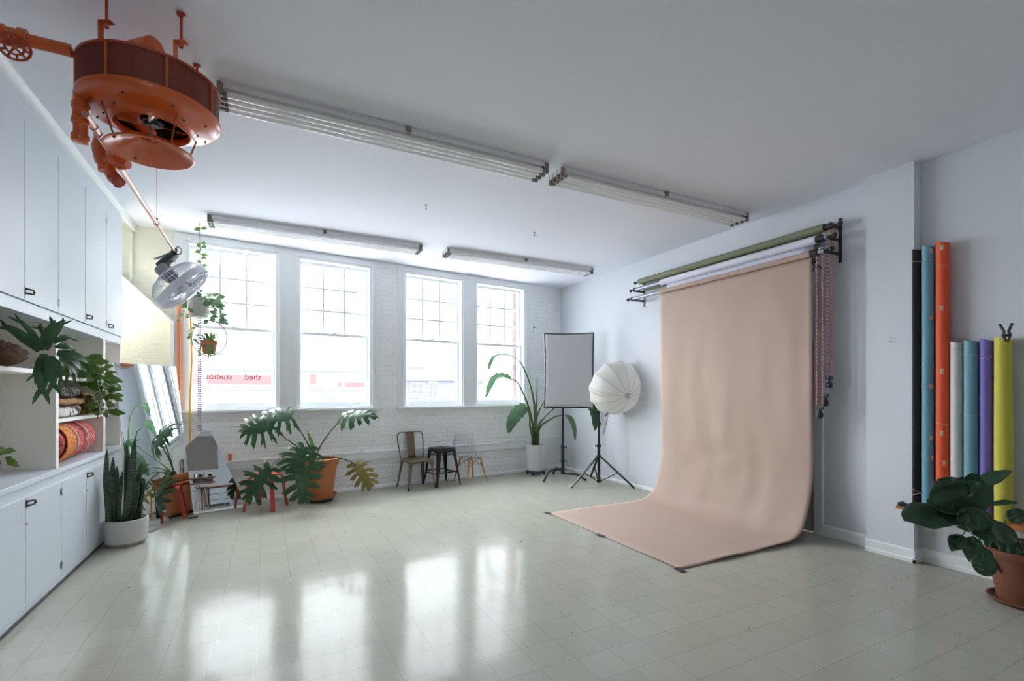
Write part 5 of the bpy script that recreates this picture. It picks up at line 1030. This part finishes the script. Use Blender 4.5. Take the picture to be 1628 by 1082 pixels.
# ================================================================== fiddle-leaf fig
FC = V((4.80, 1.385, 0))
t = thing('fiddle_leaf_fig', 'broad dark-leaved plant in a weathered terracotta pot at the right edge', 'potted plant', tuple(FC))
b = MB(); b.lathe([(0, .0), (.185, .0), (.215, .025), (.215, .034), (.20, .034), (.18, .015), (0, .012)], FC, seg=40); b.build('saucer', M['terra_dk'], t)
pot(t, FC, .215, .158, .36, M['terra_dk'], .012, .06, .02, .016)
trk = [FC + V((0, 0, .33)), FC + V((-.03, .02, .45)), at(1580, 850, 3.42), at(1550, 825, 3.42), at(1545, 800, 3.42)]
b = MB(); b.tube(trk, [.016, .014, .012, .010, .006], 8); b.build('trunk', M['bark'], t)
FL = [((1532, 822), (1438, 826), .27, .9, 0), ((1528, 812), (1492, 762), .27, .3, .02), ((1538, 822), (1560, 764), .20, .2, -.04), ((1550, 775), (1608, 748), .11, 1.0, .02), ((1574, 802), (1620, 799), .05, 1.2, 0), ((1526, 815), (1475, 800), .16, .6, .05),
      ((1522, 838), (1572, 822), .17, .9, -.1), ((1545, 848), (1614, 846), .24, 1.0, -.12), ((1540, 842), (1560, 808), .20, .3, -.08), ((1530, 850), (1513, 876), .11, .4, -.05), ((1548, 852), (1542, 893), .11, .2, -.1), ((1560, 868), (1568, 916), .14, .1, -.1), ((1552, 795), (1545, 752), .14, .4, .06), ((1535, 800), (1528, 758), .15, .5, .1), ((1590, 880), (1628, 880), .22, .8, 0), ((1585, 865), (1622, 862), .22, .7, .05), ((1575, 850), (1600, 885), .2, .7, .1), ((1600, 825), (1640, 815), .12, .9, 0), ((1570, 880), (1615, 905), .18, .5, .05)]
for i, (a_, c_, wd, up_, dz) in enumerate(FL):
    B0 = at(a_[0], a_[1], 3.42 + dz); T0 = at(c_[0], c_[1], 3.36 + dz); b = MB(); leaf(b, B0, T0, wd, face(B0, up_), .10, 20, .22, 'fiddle' if wd > .12 else 'oval', 8); lf = b.build('leaf', M['leaf_fig'], t, smooth=80, solid=.002)
    j = min(range(len(trk)), key=lambda k: (trk[k] - B0).length); b = MB(); b.tube([trk[j], B0, B0.lerp(T0, .5) + face(B0, up_) * .012], [.005, .004, .002], 6); b.build('leaf_stalk', M['stem'], lf)
# ================================================================== plants and textiles on the open shelves
t = thing('staghorn_fern', 'staghorn fern with forked fronds on a brown fibrous root ball on the shelf', 'plant', (-1.55, 4.3, 1.655))
b = MB()
b.grid(lambda u, v: V((-1.58, 4.36, 1.664)) + V((math.sin(PI * v) * math.cos(2 * PI * u) * .12, math.sin(PI * v) * math.sin(2 * PI * u) * .28, .085 - .085 * math.cos(PI * v) )) + V((1, 1, .6)) * (.02 * noise.noise(V((math.cos(2 * PI * u) * 4, math.sin(2 * PI * u) * 4, v * 9))) + .012 * noise.noise(V((math.cos(2 * PI * u) * 14, math.sin(2 * PI * u) * 14, v * 30)))), 60, 30); b.build('root_ball', M['fibre'], t, smooth=60)
ST = [((62, 558), (0, 514), .07), ((66, 552), (24, 503), .04), ((72, 556), (88, 508), .075), ((78, 546), (104, 508), .05), ((70, 562), (66, 628), .085), ((80, 565), (85, 618), .075), ((85, 545), (118, 536), .05), ((90, 562), (130, 588), .065), ((92, 558), (142, 578), .055), ((75, 568), (52, 600), .05), ((82, 545), (60, 516), .06), ((96, 566), (110, 600), .055), ((85, 568), (98, 608), .045), ((64, 568), (78, 604), .07), ((88, 552), (120, 556), .06), ((76, 552), (76, 520), .05), ((98, 570), (122, 602), .05), ((70, 556), (40, 538), .05)]
for i, (a_, c_, wd) in enumerate(ST):
    B0 = at(a_[0], a_[1], 3.25); T0 = at(c_[0], c_[1], 3.18 + (.25 if c_[0] > 100 else 0)); b = MB(); leaf(b, B0, T0, wd, face(B0, .6), .16, 8, .2, 'blade', 4)
    d_ = (T0 - B0).normalized(); sd_ = d_.cross(face(B0, .3)).normalized(); Lx = (T0 - B0).length
    for s in (-1, 1): q = B0.lerp(T0, .78); leaf(b, q, T0 + d_ * .16 * Lx + sd_ * s * wd * .5 - UP * .02, wd * .34, face(B0, .6), .05, 4, .15, 'blade', 2)
    b.build('frond', M['leaf_fern'], t, smooth=80)
t = thing('pothos', 'bushy variegated trailing plant spilling off the shelf between the uprights', 'plant', (-1.55, 5.4, 1.62))
b = MB(); b.lathe([(0, 0), (.08, 0), (.105, .13), (.10, .135), (.09, .12), (0, .12)], V((-1.56, 5.4, 1.62)), seg=24); b.build('pot', M['blackpl'], t)
b = MB(); cluster(b, [V((-1.50, 5.25, 1.74)), V((-1.46, 5.45, 1.77)), V((-1.48, 5.7, 1.73))], 150, .09, 21, spread=.13, up=.5); cluster(b, [V((-1.42, 5.2, 1.72)), V((-1.38, 5.6, 1.70)), V((-1.37, 5.75, 1.60))], 60, .10, 22, spread=.10)
cluster(b, [V((-1.36, 5.75, 1.64)), V((-1.35, 5.85, 1.50)), V((-1.36, 5.75, 1.38)), V((-1.37, 5.8, 1.28))], 64, .09, 23, spread=.08); cluster(b, [V((-1.37, 5.9, 1.6)), V((-1.36, 6.02, 1.45))], 12, .09, 24, spread=.06); b.build('foliage', M['leaf_pothos'], t, smooth=80)
b = MB(); b.tube([V((-1.52, 5.5, 1.75)), V((-1.38, 5.62, 1.68)), V((-1.36, 5.7, 1.45)), V((-1.37, 5.65, 1.25))], .005, 6); b.build('vine', M['stem'], t)
t = thing('counter_plant', 'small leafy plant on the counter just entering the left edge of the picture', 'plant', (-1.52, 3.93, .91))
b = MB(); b.lathe([(0, 0), (.05, 0), (.07, .12), (.062, .12), (.058, .1), (0, .1)], V((-1.50, 3.90, .9105)), seg=24); b.build('pot', M['concrete'], t)
b = MB(); cluster(b, [V((-1.50, 3.86, 1.08)), V((-1.45, 3.95, 1.16)), V((-1.44, 4.0, 1.12))], 46, .075, 31, spread=.07); b.build('foliage', M['leaf_pothos'], t, smooth=80)
M['tx_dark'] = patterned('dark_patterned_cloth', [(40, 36, 36), (60, 50, 46), (120, 110, 100), (36, 32, 34)], 60); M['tx_tan'] = patterned('tan_cloth', [(170, 130, 96), (150, 108, 76)], 30); M['tx_mono'] = patterned('black_white_cloth', [(210, 206, 200), (60, 58, 62), (196, 190, 186), (160, 150, 140)], 22)
M['tx_gold'] = patterned('ochre_cloth', [(150, 110, 40), (90, 70, 36), (70, 62, 48)], 40); M['tx_red'] = patterned('red_woven_cloth', [(176, 66, 72), (190, 90, 84), (160, 52, 62), (206, 130, 110)], 85); M['tx_or'] = patterned('orange_stripe_cloth', [(204, 132, 60), (180, 90, 50)], 60)
def folded(name, lab, c_, hx, hy, hz, mt, sd, rz=0.0):
    b = MB(); c_ = V(c_)
    def f(u, v):
        a = 2 * PI * u; ph = PI * (v - .5); e = .45; sp_ = lambda w, q: math.copysign(abs(w) ** q, w)
        x = hx * sp_(math.cos(ph), e) * sp_(math.cos(a), e); y = hy * sp_(math.cos(ph), e) * sp_(math.sin(a), e); z = hz * sp_(math.sin(ph), e * 1.3)
        k = 1 + .16 * noise.noise(V((x * 7 + sd, y * 7, z * 12))); z2 = max(-hz, z * k + .014 * noise.noise(V((x * 12, y * 10, sd)))); cr, sr = math.cos(rz), math.sin(rz); x, y = x * min(k, 1.05), y * min(k, 1.05)
        return c_ + V((x * cr - y * sr, x * sr + y * cr, z2 + hz))
    b.grid(f, 40, 22); o = b.build(name, mt, smooth=70); return tag(o, lab, 'textile', 'folded textiles on the middle shelf')
folded('folded_textile', 'black and white printed cloth folded at the bottom of the shelf pile', (-1.585, 5.30, 1.2875), .13, .33, .045, M['tx_mono'], 3)
folded('folded_textile', 'tan cloth folded in the middle of the shelf pile', (-1.585, 5.38, 1.383), .13, .36, .030, M['tx_tan'], 9)
folded('folded_textile', 'dark patterned cloth on top of the shelf pile under the trailing plant', (-1.585, 5.28, 1.449), .13, .31, .05, M['tx_dark'], 14)
folded('folded_textile', 'ochre brown cloth bundled at the right end of the shelf pile', (-1.585, 5.86, 1.2875), .12, .16, .11, M['tx_gold'], 21)
folded('folded_textile', 'dark brown cloth bundle in the narrow far bay of shelving beside the mirror', (-1.585, 6.42, 1.2875), .12, .22, .09, M['tx_dark'], 33)
t = thing('rolled_rug', 'rolled red woven rug tied with cord lying on the counter in the open bay', 'rug', (-1.58, 5.4, .912))
b = MB(); rc = V((-1.572, 5.45, 1.083))
def rf(u, v):
    a = 2 * PI * u; k = v; y = -.50 + 1.0 * k; r = .16 * (1 - .0 * k) * min(1, (max(0, (1.0 - k)) / .16) ** .5 if k > .84 else 1) * (1 if k > .02 else .1) * (1 + .05 * noise.noise(V((math.cos(a) * 2, k * 6, math.sin(a) * 2))))
    return rc + V((math.cos(a) * r * .93, y, math.sin(a) * r * .98 - .0))
b.grid(rf, 36, 30); ro = b.build('rug_body', M['tx_red'], t, smooth=60)
for yy, mm_ in ((-.31, 'tx_or'), (-.16, 'paper_beige'), (.1, 'paper_beige')):
    b = MB(); w_ = .10 if mm_ == 'tx_or' else .012; b.lathe([(.150 + .012, -w_), (.168, -w_), (.168, w_), (.162, w_)], rc + V((0, yy, 0)), V((0, 1, .0 if w_ > .05 else .12)), 36, closed=True); b.build('cloth_stripe' if w_ > .05 else 'cord', M[mm_], t)
# ================================================================== seen only in the small mirror: the kitchen corner behind
M['taupe'] = mat('taupe_panel', (150, 142, 138), 0.8)
YK = YB + .001
t = thing('taupe_board', 'large taupe board on the wall behind the camera, reflected in the cut-corner mirror', 'board', (4.1, YK, 1.8))
b = MB(); b.box(3.5, 4.72, YK, YK + .03, 1.28, 2.42); b.build('board', M['taupe'], t, smooth=0)
for z, lab in ((1.03, 'upper wooden wall shelf reflected in the cut-corner mirror'), (.86, 'lower wooden wall shelf reflected in the cut-corner mirror')):
    t = thing('plank_shelf', lab, 'shelf', (4.1, YK, z), 0, 'plank shelves in the mirror'); b = MB(); b.box(3.72, 4.55, YK, YK + .2, z - .028, z); b.build('plank', M['shelfwood'], t, smooth=0)
    for x in (3.85, 4.4): b = MB(); b.bar((x, YK + .005, z - .03), (x, YK + .18, z - .03), .02, .006); b.build('bracket', M['black'], t)
t = thing('kettle', 'silver kettle on the upper plank shelf seen in the mirror', 'kettle', (3.98, YK + .1, 1.03)); b = MB(); b.lathe([(0, .0005), (.07, .0005), (.075, .02), (.055, .14), (.03, .155), (0, .16)], (3.98, YK + .1, 1.03), seg=20); b.build('body', M['steel'], t)
b = MB(); b.tube(arc((4.06, YK + .1, 1.1), .05, -PI / 2, PI / 2, 8, V((1, 0, 0)), UP), .008, 6); b.build('handle', M['blackpl'], t)
for x, r, h, m_, lab in ((4.14, .05, .1, 'blackpl', 'short black jar on the upper plank shelf in the mirror'), (4.28, .04, .13, 'whitepot', 'white jar on the upper plank shelf in the mirror'), (4.42, .05, .09, 'blackpl', 'second short black jar on the upper plank shelf, beside the white jar')):
    t = thing('jar', lab, 'jar', (x, YK + .1, 1.03)); b = MB(); b.lathe([(0, .0005), (r, .0005), (r, h), (0, h)], (x, YK + .1, 1.03), seg=16); b.build('body', M[m_], t); b = MB(); b.lathe([(r * .9, h), (r * .9, h + .015), (0, h + .018)], (x, YK + .1, 1.03), seg=16); b.build('lid', M['steel'], t)
for x, w_, lab in ((4.0, .08, 'small dark box on the lower plank shelf at its left end in the mirror'), (4.2, .13, 'wide dark box in the middle of the lower plank shelf in the mirror'), (4.4, .07, 'small dark box on the lower plank shelf at its right end in the mirror')):
    t = thing('storage_box', lab, 'box', (x, YK + .1, .86)); b = MB(); b.obox(V((x, YK + .1, .86 + .051)), X_, Y_, UP, w_, .07, .05, .004); b.build('box', M['dark'], t); b = MB(); b.obox(V((x, YK + .1, .86 + .106)), X_, Y_, UP, w_ + .004, .074, .005, .002); b.build('lid', M['black'], t)
t = thing('work_table', 'black framed table with white drawers along the wall behind, seen in the small mirror', 'table', (4.55, YK + .3, 0))
b = MB(); b.box(4.15, 5.0, YK + .01, YK + .5, .66, .69); b.build('tabletop', M['shelfwood'], t, smooth=0)
for x in (4.17, 4.98):
    for y in (YK + .03, YK + .48): b = MB(); b.box(x - .012, x + .012, y - .012, y + .012, 0, .66); b.build('leg', M['black'], t, smooth=0)
b = MB(); b.box(4.22, 4.93, YK + .06, YK + .45, .10, .62); b.build('drawer_case', M['cab'], t, smooth=0)
for z in (.24, .43): b = MB(); b.box(4.20, 4.95, YK + .45, YK + .47, z - .005, z + .005); b.build('rail', M['black'], t, smooth=0)
t = thing('bar_stool', 'tall wooden stool beside the black framed table, seen in the small mirror', 'stool', (3.98, YK + .45, 0))
b = MB(); b.lathe([(0, .66), (.14, .66), (.15, .675), (.14, .69), (0, .69)], (3.98, YK + .45, 0), seg=24); b.build('seat', M['black'], t)
for k in range(4): a = PI / 4 + PI / 2 * k; b = MB(); b.cyl((3.98 + .09 * math.cos(a), YK + .45 + .09 * math.sin(a), .665), (3.98 + .2 * math.cos(a), YK + .45 + .2 * math.sin(a), 0), .014, seg=8); b.build('leg', M['woodleg'], t)
for x, lab in ((4.02, 'left of two small grey prints on the wall under the plank shelves'), (4.11, 'right of two small grey prints on the wall under the plank shelves')):
    t = thing('wall_print', lab, 'picture', (x, YK, .72)); b = MB(); b.box(x - .035, x + .035, YK, YK + .008, .69, .79); b.build('print', M['taupe'], t, smooth=0)
